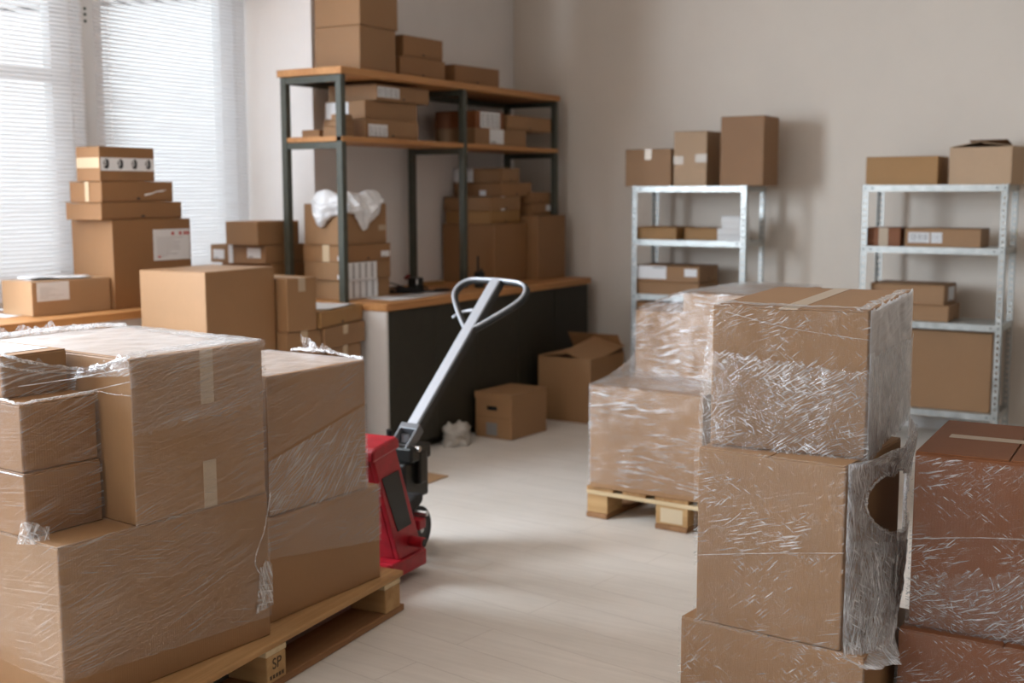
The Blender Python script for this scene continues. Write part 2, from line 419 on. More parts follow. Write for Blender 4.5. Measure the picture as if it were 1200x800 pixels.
def face_quad(face, w, d, h, u0, u1, v0, v1, e, th):
    """slab lying on a face of the carton; u left to right as seen, v upward"""
    if face == 'R': return (w / 2 + e, -d / 2 + u0 * d, v0 * h, w / 2 + e + th, -d / 2 + u1 * d, v1 * h)
    if face == 'L': return (-w / 2 + u0 * w, -d / 2 - e - th, v0 * h, -w / 2 + u1 * w, -d / 2 - e, v1 * h)
    return (-w / 2 + u0 * w, -d / 2 + v0 * d, h + e, -w / 2 + u1 * w, -d / 2 + v1 * d, h + e + th)


def sticker(root, dims, face, u0, u1, v0, v1, kind, m='white'):
    w, d, h = dims
    lb = MB().box(*face_quad(face, w, d, h, u0, u1, v0, v1, .0006, .0008)).build('label', m, root)
    lb['label'] = {'lab': 'dark grey sticker'}.get(m, 'white paper label')
    def q(mb, a0, a1, b0, b1):
        mb.box(*face_quad(face, w, d, h, u0 + (u1 - u0) * a0, u0 + (u1 - u0) * a1, v0 + (v1 - v0) * b0, v0 + (v1 - v0) * b1, .0014, .0004))
    rng = random.Random(int(u0 * 1000 + v0 * 77 + h * 999))
    p = MB(); done = False
    if kind in ('barcode', 'bars2'):
        cols = 1 if kind == 'barcode' else 2
        for c in range(cols):
            a = .06 + c * .5; e = a + (.86 if cols == 1 else .36)
            while a < e:
                wd = rng.choice((.012, .02, .03)); q(p, a, min(a + wd, e), .25, .9); a += wd + rng.choice((.012, .02, .03))
            q(p, .06 + c * .5, e - .05, .08, .14)
        done = 'inkg'
    elif kind == 'grid4':
        for c in range(4):
            a = .03 + c * .245
            for r_ in range(4):
                b = .12 + r_ * .2; q(p, a + .02, a + .02 + rng.uniform(.06, .09), b, b + .1); q(p, a + .13, a + .13 + rng.uniform(.03, .07), b, b + .1)
        done = 'inkg'
    elif kind == 'stripes':
        for c in range(4): q(p, .14 + c * .22, .20 + c * .22, .06, .94)
        done = 'inkg'
    elif kind == 'lines':
        for r_ in range(9):
            b = .12 + r_ * .075; q(p, .10, .10 + rng.uniform(.2, .75), b, b + .012)
        done = 'inkg'
    elif kind == 'corner':
        q(p, .55, .93, .84, .92); done = 'inkg'
    elif kind == 'foot':
        q(p, .1, .45, .05, .16); done = 'inkg'
    if done: p.build('print', done, lb)
    return lb


def tape_strip(root, dims, face, u0, u1, v0, v1, m='tape'):
    w, d, h = dims
    return MB().box(*face_quad(face, w, d, h, u0, u1, v0, v1, .0003, .0005)).build('tape', m, root)


def carton(key, label, near, rot, w, d, z, h, color=KR, group=None, style='rsc', tape=None, name='cardboard_box', seam='y', tapemat='tape'):
    """near = ground position of the corner nearest the camera; w runs left from it, d runs away from it"""
    r = R(rot); u = Vector((-math.cos(r), -math.sin(r), 0)); v = Vector((-math.sin(r), math.cos(r), 0))
    n = Vector((near[0], near[1], z)); c = n + u * (w / 2) + v * (d / 2)
    root = thing(name, label, 'box', c, r, group)
    seed = len(BOX)
    cc = tuple(x * random.Random(seed * 13 + 5).uniform(.95, 1.05) for x in color)
    U = Vector((0, 0, 1))
    BOX[key] = dict(nb=n, lb=n + u * w, rb=n + v * d, bb=n + u * w + v * d, nt=n + U * h, lt=n + u * w + U * h, rt=n + v * d + U * h, bt=n + u * w + v * d + U * h, root=root, dims=(w, d, h), u=u, v=v, c=cc, z=z, h=h)
    if style == 'rsc':
        ft = .0035
        bm_obj(gridbox(w, d, h - ft, 5, min(.003, .012 * min(w, d, h)), seed), 'body', 'card', root, .0035, cc)
        fl = tuple(x * 1.03 for x in cc); g = .0022
        if seam == 'y':     # seam runs front to back (along y)
            for a, b in ((-w / 2 + .0015, -g), (g, w / 2 - .0015)): MB().box(a, -d / 2 + .001, h - ft, b, d / 2 - .001, h).build('flap', 'card', root, .0012, color=fl)
        else:
            for a, b in ((-d / 2 + .0015, -g), (g, d / 2 - .0015)): MB().box(-w / 2 + .001, a, h - ft, w / 2 - .001, b, h).build('flap', 'card', root, .0012, color=fl)
        if tape:
            tw = .024
            t = MB()
            dn = .004 if tape == 'top' else min(.07, h * .45)
            if seam == 'y':
                t.box(-tw, -d / 2 - .0008, h + .0002, tw, d / 2 + .0008, h + .0008)
                t.box(-tw, -d / 2 - .0010, h - dn, tw, -d / 2 - .0003, h + .0008).box(-tw, d / 2 + .0003, h - dn, tw, d / 2 + .001, h + .0008)
            else:
                t.box(-w / 2 - .0008, -tw, h + .0002, w / 2 + .0008, tw, h + .0008)
                t.box(-w / 2 - .001, -tw, h - dn, -w / 2 - .0003, tw, h + .0008).box(w / 2 + .0003, -tw, h - dn, w / 2 + .001, tw, h + .0008)
            t.build('tape', tapemat, root)
    elif style == 'mailer':
        lt = .004; g = .0015
        bm_obj(gridbox(w - .003, d - .003, h - lt - g, 4, .0015, seed), 'body', 'card', root, .0025, cc)
        # lid: top sheet with an outer front panel tucked over the right face and short side lips
        ld = MB().box(-w / 2, -d / 2, h - lt, w / 2, d / 2, h)
        ld.box(w / 2 - .0014, -d / 2 + .003, h * .12, w / 2 + .0012, d / 2 - .003, h - lt)
        ld.build('lid', 'card', root, .0012, color=tuple(x * 1.02 for x in cc))
        th = [(d * .5 * 0 + .012 * math.cos(a), h * .12 + .012 * math.sin(a)) for a in [math.pi * k / 10 for k in range(11)]]
        MB().prism(th, w / 2 + .0013, w / 2 + .0018, 0).build('notch_shade', 'ink_and_shade', root)  # notch drawn as a black patch, its shade put into the colour
    return root


def C(key, corner, off=.005, lift=0.0):
    b = BOX[key]; p = Vector(b[corner]); ctr = (b['nb'] + b['bt']) / 2
    for ax in (b['u'], b['v'], Vector((0, 0, 1))):
        p += ax * math.copysign(off, (p - ctr).dot(ax))
    p.z += lift
    return p


def L(key, a, b, t, off=.005): return C(key, a, off).lerp(C(key, b, off), t)


# --- on the window sill worktop
Z = SILL + .001
GS = 'cardboard boxes on the window worktop'
r_ = carton('W1', 'low wide brown box under loose papers on the window worktop', (-4.936, 3.654), -2.9, .245, .447, Z, .166, KL, GS, seam='x')
sticker(r_, BOX['W1']['dims'], 'R', .06, .46, .42, .97, 'lines')
r_ = carton('W2', 'largest brown box on the window worktop, with a big address label', (-4.887, 4.105), -.9, .317, .517, Z, .452, KD, GS)
dW2 = BOX['W2']['dims']
lw2 = sticker(r_, dW2, 'R', .50, .98, .52, .88, 'lines')
rd = MB()
for a in (.74, .84, .90, .94): rd.box(*face_quad('R', *dW2, a, a + .035, .81, .85, .0014, .0004))
rd.box(*face_quad('R', *dW2, .555, .59, .55, .575, .0014, .0004)); rd.build('red_stamp', 'inkr', lw2)
zz = Z + .453
r_ = carton('W3', 'flat brown box lying directly on the largest box by the window', (-4.895, 4.047), -.3, .271, .530, zz, .088, KD, GS, 'mailer')
zz += .089
r_ = carton('W4', 'flat brown box with a torn white mark, second from top by the window', (-4.90, 4.057), -.1, .240, .470, zz, .104, KD, GS, 'mailer')
d4 = BOX['W4']['dims']
tape_strip(r_, d4, 'L', .50, .62, .02, .98)
tr = MB(); tr.prism([(-.02, .030), (.02, .036), (.06, .050), (.10, .052), (.13, .062), (.10, .060), (.06, .056), (.03, .046), (-.02, .040)], d4[0] / 2 + .0014, d4[0] / 2 + .002, 0)
tr.v = [(x, y + .06, z) for x, y, z in tr.v]; tr.build('torn_mark', 'white', r_)
zz += .105
r_ = carton('W5', 'small box with four dark symbols on a white band, topmost by the window', (-4.90, 4.055), -.4, .177, .349, zz, .172, KD, GS)
d5 = BOX['W5']['dims']
lb5 = MB().box(*face_quad('R', *d5, .02, .985, .30, .68, .0006, .0008)).build('label', 'white', r_); lb5['label'] = 'white band label with four dark symbols'
tape_strip(r_, d5, 'L', .02, .99, .38, .68)


def text_mesh(body, size):
    cu = bpy.data.curves.new('t', 'FONT'); cu.body = body; cu.size = size; cu.align_x = 'CENTER'; cu.align_y = 'CENTER'; cu.extrude = .0002; cu.offset = size * .012
    ob = bpy.data.objects.new('t', cu); COL.objects.link(ob)
    dg = bpy.context.evaluated_depsgraph_get(); me = bpy.data.meshes.new_from_object(ob.evaluated_get(dg)); bpy.data.objects.remove(ob); bpy.data.curves.remove(cu)
    return me


yy0 = -d5[1] / 2
for c in range(4):
    yc = yy0 + d5[1] * (.105 + c * .255); zc = d5[2] * .50; x = d5[0] / 2
    pl = [(yc + .019 * math.cos(a) * (1 if abs(math.cos(a)) < .7 else 1) + .004, zc + .025 * math.sin(a)) for a in [2 * math.pi * k / 16 for k in range(16)]]
    pl = [(max(yc - .016, min(yc + .020, p[0] * 1)), p[1]) for p in pl]
    MB().prism(pl, x + .0014, x + .0019, 0).build('symbol', 'ink_and_shade', lb5)
for c in range(4):
    me = text_mesh('3', .044); me.materials.append(M['white'])
    yc = yy0 + d5[1] * (.105 + c * .255) - .006
    me.transform(Matrix.Translation((d5[0] / 2 + .0021, yc, d5[2] * .52)) @ Matrix(((0, 0, 1, 0), (1, 0, 0, 0), (0, 1, 0, 0), (0, 0, 0, 1))))
    o = bpy.data.objects.new('numeral', me); COL.objects.link(o); o.parent = lb5

r_ = carton('R3', 'plain brown box lowest in the stack between the window and the steel post', (-4.80, 5.16), -.1, .40, .33, Z, .180, KD, GS, 'mailer')
r_ = carton('R2', 'flat brown box with white tape, middle of the stack beside the steel post', (-4.80, 5.112), .5, .434, .349, Z + .182, .106, KR, GS, 'mailer')
d_ = BOX['R2']['dims']
sticker(r_, d_, 'L', .06, .26, .2, .72, 'foot'); sticker(r_, d_, 'L', .68, .92, .3, .85, 'foot')
tape_strip(r_, d_, 'L', .34, .42, .0, 1, 'white')
r_ = carton('R1', 'plain brown box topmost beside the steel post, in front of the white wall return', (-4.80, 5.054), .3, .249, .349, Z + .290, .135, KR, GS)

# --- stacked on the floor in front of the window sill
GF = 'cardboard boxes piled on the floor before the worktops'
carton('S0', 'brown box mostly hidden on the floor under the big pale box', (-4.22, 4.08), 2.9, .42, .47, .001, .56, KR, GF)
carton('S1', 'big plain box with a pale front, behind the wrapped load, below the blind', (-4.20, 4.06), 2.9, .425, .50, .563, .567, KR, GF)
carton('S3b', 'brown box hidden at the bottom of the pile beside the big pale box', (-4.17, 4.56), -3, .40, .30, .001, .66, KR, GF)
carton('S3', 'low box with pale vertical tape, under the cube shaped box', (-4.16, 4.57), -4, .35, .245, .663, .130, KR, GF, seam='x', tape=True)
carton('S2', 'cube shaped brown box with faint tape, beside the big pale box', (-4.15, 4.57), -6, .35, .20, .795, .274, KR, GF, seam='x', tape=True, tapemat='tapec')
carton('S6', 'brown box third from top at the counter end, under the two tilted flat boxes', (-4.15, 4.88), 8, .36, .34, .40, .277, KR, GF, seam='x', tape=True)
carton('S7', 'brown box on the floor at the counter end, at the bottom of its stack', (-4.16, 4.88), 6, .36, .34, .001, .397, KR, GF)
carton('S5', 'box with pale vertical tape, second from top at the counter end', (-4.13, 4.83), 8.2, .36, .42, .680, .113, KR, GF, seam='x', tape=True)
carton('S4', 'flat ochre box carrying a white sheet, topmost at the counter end', (-4.12, 4.79), 11, .42, .47, .797, .084, KY, GF, 'mailer')

# --- on the long counter, left end
Z = .891; GC = 'cardboard boxes on the long counter'
r_ = carton('K4', 'lowest of four brown boxes by the steel post on the counter, striped label', (-4.384, 5.312), -3, .30, .391, Z, .112, KR, GC)
sticker(r_, BOX['K4']['dims'], 'R', .07, .72, .05, 1.0, 'stripes')
r_ = carton('K3', 'brown box second from bottom by the steel post, with half of a striped label', (-4.375, 5.296), -2.5, .31, .41, Z + .113, .104, KR, GC)
sticker(r_, BOX['K3']['dims'], 'R', .09, .69, .0, .97, 'stripes'); sticker(r_, BOX['K3']['dims'], 'L', .84, .95, .08, .32, 'plain')
r_ = carton('K2', 'flat brown box with a small white label, under the box draped with white plastic', (-4.367, 5.293), -2, .32, .41, Z + .218, .098, KD, GC, 'mailer')
sticker(r_, BOX['K2']['dims'], 'R', .78, .97, .2, .55, 'foot'); sticker(r_, BOX['K2']['dims'], 'L', .84, .95, .1, .36, 'plain'); tape_strip(r_, BOX['K2']['dims'], 'L', .48, .64, 0, 1)
r_ = carton('K1', 'brown box draped with a white plastic bag, topmost by the steel post on the counter', (-4.381, 5.317), .5, .30, .39, Z + .317, .232, KR, GC)
tape_strip(r_, BOX['K1']['dims'], 'R', .80, 1.0, .32, .46, 'tapec')
# right end
carton('G1', 'large plain brown box on the counter, carrying four flat boxes', (-4.345, 6.848), -.4, .43, .41, Z, .400, KD, GC, seam='x')
carton('G2', 'large plain brown box at the far right end of the counter', (-4.255, 7.275), .2, .42, .395, Z, .450, KD, GC, seam='x')
zz = Z + .401
carton('k1', 'ochre flat box, lowest of four on the large counter box', (-4.385, 6.86), .9, .37, .39, zz, .088, KY, GC, 'mailer'); zz += .0895
r_ = carton('k2', 'flat box with white tape, second of four on the large counter box', (-4.385, 6.86), -.1, .385, .39, zz, .094, KR, GC, 'mailer'); zz += .0955
tape_strip(r_, BOX['k2']['dims'], 'R', .34, .46, 0, 1, 'white')
r_ = carton('k3', 'flat box jutting right, third of four on the large counter box', (-4.385, 7.00), -.3, .40, .40, zz, .095, KD, GC, 'mailer'); zz += .0965
sticker(r_, BOX['k3']['dims'], 'L', .55, .68, .05, .42, 'plain')
r_ = carton('k4', 'flat box with white end label, topmost of four on the large counter box', (-4.385, 7.00), -.4, .40, .24, zz, .096, KR, GC, 'mailer')
sticker(r_, BOX['k4']['dims'], 'L', .0, .42, .02, .98, 'corner')
r_ = carton('j1', 'brown flat box with a small label on the far right counter box', (-4.355, 7.36), .5, .33, .30, Z + .451, .084, KD, GC, 'mailer')
sticker(r_, BOX['j1']['dims'], 'R', .66, .92, .35, .85, 'plain')
carton('j2', 'plain brown flat box topmost at the far right end of the counter', (-4.36, 7.34), 0, .33, .29, Z + .537, .078, KD, GC, 'mailer')

# --- tall wood and steel shelf
GT = 'cardboard boxes on the tall wooden shelf'; Z = 2.194
carton('T1', 'pale brown box on top of the tall shelf, under another box of the same width', (-4.349, 5.44), 1.1, .327, .345, Z, .250, KR, GT)
carton('T0', 'brown box topmost on the tall shelf, reaching out of the picture', (-4.350, 5.445), .1, .33, .356, Z + .252, .34, KR, GT)
carton('T2b', 'flat brown box lower of two beside the tall pair on the shelf top', (-4.379, 5.851), -2, .32, .455, Z, .118, KD, GT, 'mailer')
carton('T2a', 'flat brown box upper of two beside the tall pair on the shelf top', (-4.385, 5.895), -1.6, .32, .400, Z + .12, .126, KD, GT, 'mailer')
carton('T3', 'flat brown box lying alone at the right on the tall shelf top', (-4.384, 6.44), -5, .31, .47, Z, .120, KD, GT, 'mailer')
Z = 1.816
r_ = carton('M3', 'brown flat box with a printed label, lowest of three on the shelf left bay', (-4.36, 5.493), -2.6, .33, .485, Z, .110, KR, GT, 'mailer')
sticker(r_, BOX['M3']['dims'], 'R', .05, .40, .1, .72, 'grid4')
r_ = carton('M2', 'plain brown box with a white end label, middle of three on the shelf left bay', (-4.39, 5.528), -2.2, .31, .486, Z + .111, .108, KR, GT)
sticker(r_, BOX['M2']['dims'], 'L', .03, .60, .05, .92, 'plain')
r_ = carton('M1', 'wide brown flat box with a printed label, topmost of three on the shelf left bay', (-4.357, 5.594), 0, .36, .526, Z + .220, .092, KR, GT, 'mailer')
sticker(r_, BOX['M1']['dims'], 'R', .02, .42, .2, .85, 'grid4')
carton('Ms1', 'small brown box at the bottom of a little pile behind the front steel post', (-4.39, 5.335), -.6, .155, .092, Z, .060, KR, GT)
carton('Ms2', 'small brown box in the middle of a little pile behind the front steel post', (-4.39, 5.34), -.2, .106, .088, Z + .061, .034, KR, GT)
carton('Ms3', 'smallest brown box on top of a little pile behind the front steel post', (-4.40, 5.345), -.2, .090, .079, Z + .096, .033, KR, GT)
carton('Ms0', 'tiny brown box at the far left edge of the middle shelf board', (-4.56, 5.324), .1, .132, .10, Z, .044, KD, GT)
r_ = carton('N1', 'long brown box with a plain white label, lowest in the shelf right bay', (-4.353, 6.627), -3.0, .33, .600, Z, .108, KR, GT)
sticker(r_, BOX['N1']['dims'], 'R', .27, .54, .08, .98, 'foot')
r_ = carton('N2', 'reddish brown box with a large two column label, in the shelf right bay', (-4.36, 6.64), -.3, .32, .356, Z + .109, .112, KO, GT)
sticker(r_, BOX['N2']['dims'], 'R', .16, .84, .02, .96, 'grid4')
carton('N3', 'plain brown flat box topmost at the right end of the shelf right bay', (-4.345, 7.02), -2.2, .32, .555, Z + .1095 + .0, .100, KR, GT, 'mailer')

# --- metal shelf A (left one)
GA = 'cardboard boxes on the left metal rack'
ZA = 1.5415
carton('A1', 'lowest of three boxes standing on the left metal rack', (-3.289, 7.36), 1, .332, .28, ZA, .246, KR, GA, tape=True)
r_ = carton('A2', 'middle height box with two tape ends, between two others on the left metal rack', (-3.039, 7.36), 0, .231, .24, ZA, .356, KP, GA)
tape_strip(r_, BOX['A2']['dims'], 'L', .0, .30, .40, .55, 'tapec'); tape_strip(r_, BOX['A2']['dims'], 'L', .66, 1.0, .43, .58, 'tapec')
carton('A3', 'tallest box standing on the right end of the left metal rack', (-2.650, 7.35), .2, .290, .28, ZA, .440, KD, GA)
carton('Am', 'flat ochre box beside the white boxes on the left metal rack', (-3.24, 7.345), -2, .307, .30, 1.188, .084, KY, GA, 'mailer')
carton('Am2', 'second flat ochre box behind the white boxes on the left metal rack', (-2.965, 7.42), -2, .26, .22, 1.188, .080, KY, GA, 'mailer')
r_ = carton('At2', 'lower of two flat brown boxes on the third level of the left metal rack', (-3.07, 7.345), -1, .480, .32, .8215, .088, KR, GA, 'mailer')
r_ = carton('At1', 'upper flat brown box with two white labels on the left metal rack third level', (-3.072, 7.345), -.9, .470, .32, .9105, .104, KR, GA, 'mailer')
sticker(r_, BOX['At1']['dims'], 'L', .03, .50, .15, .97, 'corner'); sticker(r_, BOX['At1']['dims'], 'L', .78, .97, .35, .85, 'plain')
carton('Al2', 'tall brown box low on the left metal rack, behind the wrapped pallet', (-3.16, 7.345), -.5, .385, .30, .2515, .398, KD, GA)
carton('Al1', 'shallow brown box low on the left metal rack, lying on a tall one', (-3.16, 7.345), -.4, .385, .30, .6505, .118, KD, GA, 'mailer')
GW = 'small white boxes on the left metal rack'
for k, (lab, x, wd) in enumerate((('small white flat box, lowest of four on the left metal rack', -2.795, .164), ('small white flat box, second from bottom of four on the left metal rack', -2.796, .164), ('small white flat box, third from bottom of four on the left metal rack', -2.80, .131), ('small white flat box, topmost of four on the left metal rack', -2.80, .134))):
    rt_ = thing('white_box', lab, 'box', (x - wd / 2, 7.42, 1.188 + k * .0405), 0, GW)
    MB().box(-wd / 2, -.05, 0, wd / 2, .10, .028).build('body', 'whitebox', rt_, .002); MB().box(-wd / 2 - .0012, -.0512, .0285, wd / 2 + .0012, .1012, .0395).build('lid', 'whitebox', rt_, .002)

# --- metal shelf B (right one)
GB = 'cardboard boxes on the right metal rack'
carton('B1', 'long brown box with a lifted flap edge, left on top of the right metal rack', (-1.580, 7.33), .1, .419, .29, ZA, .168, KY, GB)
r_ = carton('m1', 'short reddish box with wrinkled clear tape on the right metal rack second level', (-1.781, 7.33), 0, .200, .20, 1.178, .110, KO, GB)
tape_strip(r_, BOX['m1']['dims'], 'L', .36, .64, .0, 1, 'tapec')
r_ = carton('m2', 'long brown box with two barcode labels on the right metal rack second level', (-1.326, 7.335), -.8, .432, .25, 1.178, .108, KR, GB)
sticker(r_, BOX['m2']['dims'], 'L', .05, .33, .22, .78, 'barcode'); sticker(r_, BOX['m2']['dims'], 'L', .35, .50, .22, .78, 'grid4')
carton('t2', 'lower of two flat brown boxes on the third level of the right metal rack', (-1.488, 7.335), -.8, .40, .30, .7365, .098, KR, GB, 'mailer')
r_ = carton('t1', 'upper of two flat brown boxes on the third level of the right metal rack', (-1.517, 7.335), -2, .437, .285, .8355, .118, KR, GB, 'mailer')
sticker(r_, BOX['t1']['dims'], 'R', .35, .85, .15, .85, 'plain')
carton('Bl', 'big brown box filling the lowest level of the right metal rack', (-1.235, 7.335), 0, .52, .30, .2145, .470, KR, GB)

# --- wrapped pallet loads
GL = 'wrapped boxes on the front left pallet'; ZP = .1505
carton('A', 'widest wrapped box at the bottom of the front left pallet load', (-2.55, 1.924), -4.2, .78, .716, ZP, .451, KR, GL)
zA = ZP + .452
r_ = carton('B1w', 'big wrapped box with a pale top, upper right front of the left pallet load', (-2.532, 2.166), -4.8, .66, .464, zA, .458, KR, GL, seam='x')
tape_strip(r_, BOX['B1w']['dims'], 'R', .50, .60, .66, 1.0, 'tapec'); tape_strip(r_, BOX['B1w']['dims'], 'R', .50, .60, .0, .30, 'tapec')
carton('B2b', 'lower of two dark wrapped cubes at the left edge of the picture', (-2.683, 1.934), -3.9, .36, .232, zA, .172, KD, GL)
r_ = carton('B2a', 'upper of two dark wrapped cubes at the left edge of the picture', (-2.692, 1.938), -3.9, .36, .228, zA + .173, .181, KD, GL)
r_ = carton('B3', 'small wrapped box with a white sheet on top, at the left edge of the load', (-2.80, 1.965), -1.5, .35, .205, zA + .356, .114, KR, GL)
sticker(r_, BOX['B3']['dims'], 'T', .10, .86, .08, .9, 'plain')
carton('C1', 'lower box at the far end of the left pallet, nearest the red jack', (-2.564, 2.707), -1.1, .46, .552, ZP, .336, KR, GL)
carton('C2', 'upper box at the far end of the left pallet, with a half wrapped side', (-2.578, 2.733), -2.6, .46, .462, ZP + .338, .445, KR, GL, seam='x')
GD = 'wrapped boxes on the middle pallet'
carton('D1', 'wide wrapped box at the bottom of the middle pallet load', (-1.972, 4.788), -1.7, .561, .56, ZP, .475, KR, GD)
carton('D2a', 'shorter wrapped box on the left of the middle pallet load', (-2.214, 5.125), -2.2, .252, .35, ZP + .477, .318, KR, GD)
carton('D2b', 'taller wrapped box on the right of the middle pallet load', (-1.80, 5.015), -4.2, .385, .70, ZP + .477, .418, KR, GD)
GE = 'wrapped boxes in the right front stack'
carton('E1', 'bottom wrapped box of the three box stack at the right front', (-.745, 2.862), -4.9, .507, .42, .001, .360, KR, GE)
carton('E2', 'middle wrapped box of the right front stack, beside the torn film hole', (-.809, 2.875), -3.9, .398, .43, .362, .471, KR, GE)
carton('E3', 'top wrapped box of the right front stack, with clear tape across its top', (-.792, 2.977), 5, .400, .690, .835, .372, KR, GE, seam='y', tape='top', tapemat='tapec')
GR = 'dark wrapped boxes at the right picture edge'
carton('F1', 'lower dark reddish wrapped box at the right picture edge', (-.200, 3.02), .6, .50, .40, .001, .398, KO, GR)
r_ = carton('F2', 'upper dark reddish wrapped box with a tape strip, at the right picture edge', (-.240, 3.069), 2.3, .445, .476, .401, .452, KO, GR)
tape_strip(r_, BOX['F2']['dims'], 'T', .10, .55, .46, .56, 'tapec')


# ------------------------------------------------------------------ worktops and cabinets
t = thing('window_worktop', 'long pale wood worktop under the slatted blinds, carrying boxes', 'worktop', (-5.06, 0, SILL - .04))
MB().box(-.30, YF + .01, 0, .30, YS - .004, .04).build('top_board', 'wood_top', t, .003)
t = thing('counter_top', 'orange wood counter top on the dark cabinets under the tall shelf', 'worktop', (-4.42, 6.48, .847))
MB().box(-.37, -1.215, 0, .37, 1.205, .043).build('top_board', 'wood_top', t, .003)


def cabinet(y0, doors, label, panel=False, right_end=False):
    yc = (y0 + doors[-1]) / 2
    c = thing('base_cabinet', label, 'cabinet', (-4.42, yc, 0), 0, 'dark cabinets under the counter')
    a, b = y0 - yc, doors[-1] - yc
    MB().box(-.35, a + .002, .05, .335, b - .002, .845).build('carcass', 'cab', c, .002)
    MB().box(-.33, a + .03, .001, .30, b - .03, .05).build('plinth', 'cab', c)
    yy = y0
    for d in doors:
        MB().box(.337, yy - yc + .002, .055, .357, d - yc - .002, .842).build('door', 'cab', c, .0015)
        yy = d
    if panel:
        p = MB().box(-.35, a - .018, .001, .358, a + .001, .846).build('end_panel', 'cabw', c, .001); p['label'] = 'white end panel'
    for y in (a + .06, b - .06): MB().cyl((.28, y, .001), (.28, y, .05), .016, 12).build('foot', 'black', c)


cabinet(5.29, (5.753, 6.20), 'dark olive two door cabinet with the white end panel, behind the jack handle', True)
cabinet(6.20, (6.695, 7.168), 'dark olive two door cabinet behind the box with a handle hole')
cabinet(7.168, (7.66,), 'dark olive single door cabinet nearest the back wall')

# ------------------------------------------------------------------ tall shelf
t = thing('storage_shelf', 'tall green grey steel shelf with two wood boards on the counter', 'shelf', (-4.535, 6.445, .8905))
z0 = .8905; X0, X1 = -.20, .203            # local depth
YP = (-1.205, .005, 1.195)
for y in YP:
    for x in (X0, X1): MB().cbox((x, y, (2.152 - z0) / 2), (.04, .04, 2.152 - z0)).build('post', 'frame', t, .002)
    for z in (2.132, 1.766):
        MB().box(X0 + .02, y - .018, z - z0 - .018, X1 - .02, y + .018, z - z0 + .018).build('crossbar', 'frame', t, .002)
for a, b in ((YP[0], YP[1]), (YP[1], YP[2])):
    MB().box(X0 - .02, a + .02, 2.114 - z0, X0 + .012, b - .02, 2.15 - z0).build('rail', 'frame', t, .002)
MB().box(-.235, -1.235, 2.153 - z0, .235, 1.225, 2.193 - z0).build('top_board', 'wood_top', t, .003)
MB().box(-.178, -1.225, 1.786 - z0, .226, -.017, 1.815 - z0).build('middle_board', 'wood_top', t, .003)
MB().box(-.178, .027, 1.786 - z0, .226, 1.215, 1.815 - z0).build('middle_board', 'wood_top', t, .003)


# ------------------------------------------------------------------ slotted metal racks
def rack(x0, x1, y0, y1, zs, label):
    c = thing('metal_rack', label, 'shelf', ((x0 + x1) / 2, (y0 + y1) / 2, .0005), 0, 'galvanised metal racks along the back wall')
    W, D, H = (x1 - x0) / 2, (y1 - y0) / 2, zs[0] + .004
    for sx in (-1, 1):
        for sy in (-1, 1):
            p = MB(); fl = .036; th = .002; ox = sx * W; oy = sy * D
            # two perforated flanges: outer strips and bridges between the slots
            def rng(o, s, a, b): return (o - s * b, o - s * a) if s > 0 else (o - s * a, o - s * b)
            for a, b in ((0, .013), (.024, fl)):
                xa, xb = rng(ox, sx, a, b); ya, yb = rng(oy, sy, 0, th); p.box(xa, ya, 0, xb, yb, H)
                ya, yb = rng(oy, sy, a, b); xa, xb = rng(ox, sx, 0, th); p.box(xa, ya, 0, xb, yb, H)
            z = 0
            while z < H:
                xa, xb = rng(ox, sx, .013, .024); ya, yb = rng(oy, sy, 0, th); p.box(xa, ya, z, xb, yb, min(H, z + .02))
                ya, yb = rng(oy, sy, .013, .024); xa, xb = rng(ox, sx, 0, th); p.box(xa, ya, z, xb, yb, min(H, z + .02))
                z += .036
            po = p.build('post', 'galv', c)
            MB().box(ox - sx * .04 if sx > 0 else ox - .002, oy - sy * .04 if sy > 0 else oy - .002, 0, ox + .002 if sx > 0 else ox + .04, oy + .002 if sy > 0 else oy + .04, .012).build('foot', 'black', po)
    for z in zs:
        s = MB(); e = .003
        s.box(-W + e, -D + e, z - .003, W - e, D - e, z)
        for ya, yb in ((-D + e, -D + e + .002), (D - e - .002, D - e)): s.box(-W + e, ya, z - .036, W - e, yb, z - .003)
        for xa, xb in ((-W + e, -W + e + .002), (W - e - .002, W - e)): s.box(xa, -D + e, z - .036, xb, D - e, z - .003)
        s.box(-W + e, -D + e, z - .038, W - e, -D + e + .012, z - .036)
        sh = s.build('shelf_panel', 'galv', c)
        for sx in (-1, 1):
            for dx in (.018, .06): MB().cyl((sx * (W - dx), -D - .004, z - .018), (sx * (W - dx), -D + .004, z - .018), .005, 8).build('bolt', 'dark', sh)
    return c


rack(-3.553, -2.748, 7.325, 7.675, (1.541, 1.187, .821, .251), 'left galvanised metal rack against the back wall, behind the middle pallet')
rB = rack(-2.003, -1.181, 7.285, 7.655, (1.541, 1.1775, .736, .214), 'right galvanised metal rack against the back wall, holding the biggest plain box')
yl = MB().box(.4085 + .0005, .155, 1.24, .4115 + .0005, .18, 1.28).build('yellow_tag', mat('yellow_tag', (.62, .52, .14), .6), rB)


# ------------------------------------------------------------------ open cartons
def wall_box(root, w, d, h, col, th=.004):
    MB().box(-w / 2, -d / 2, 0, w / 2, d / 2, th).build('base', 'card', root, color=col)
    for nm, bb in (('side', (-w / 2, -d / 2, th, -w / 2 + th, d / 2, h)), ('side', (w / 2 - th, -d / 2, th, w / 2, d / 2, h)), ('side', (-w / 2 + th, -d / 2, th, w / 2 - th, -d / 2 + th, h)), ('side', (-w / 2 + th, d / 2 - th, th, w / 2 - th, d / 2, h))):
        MB().box(*bb).build(nm, 'card', root, .001, color=col)


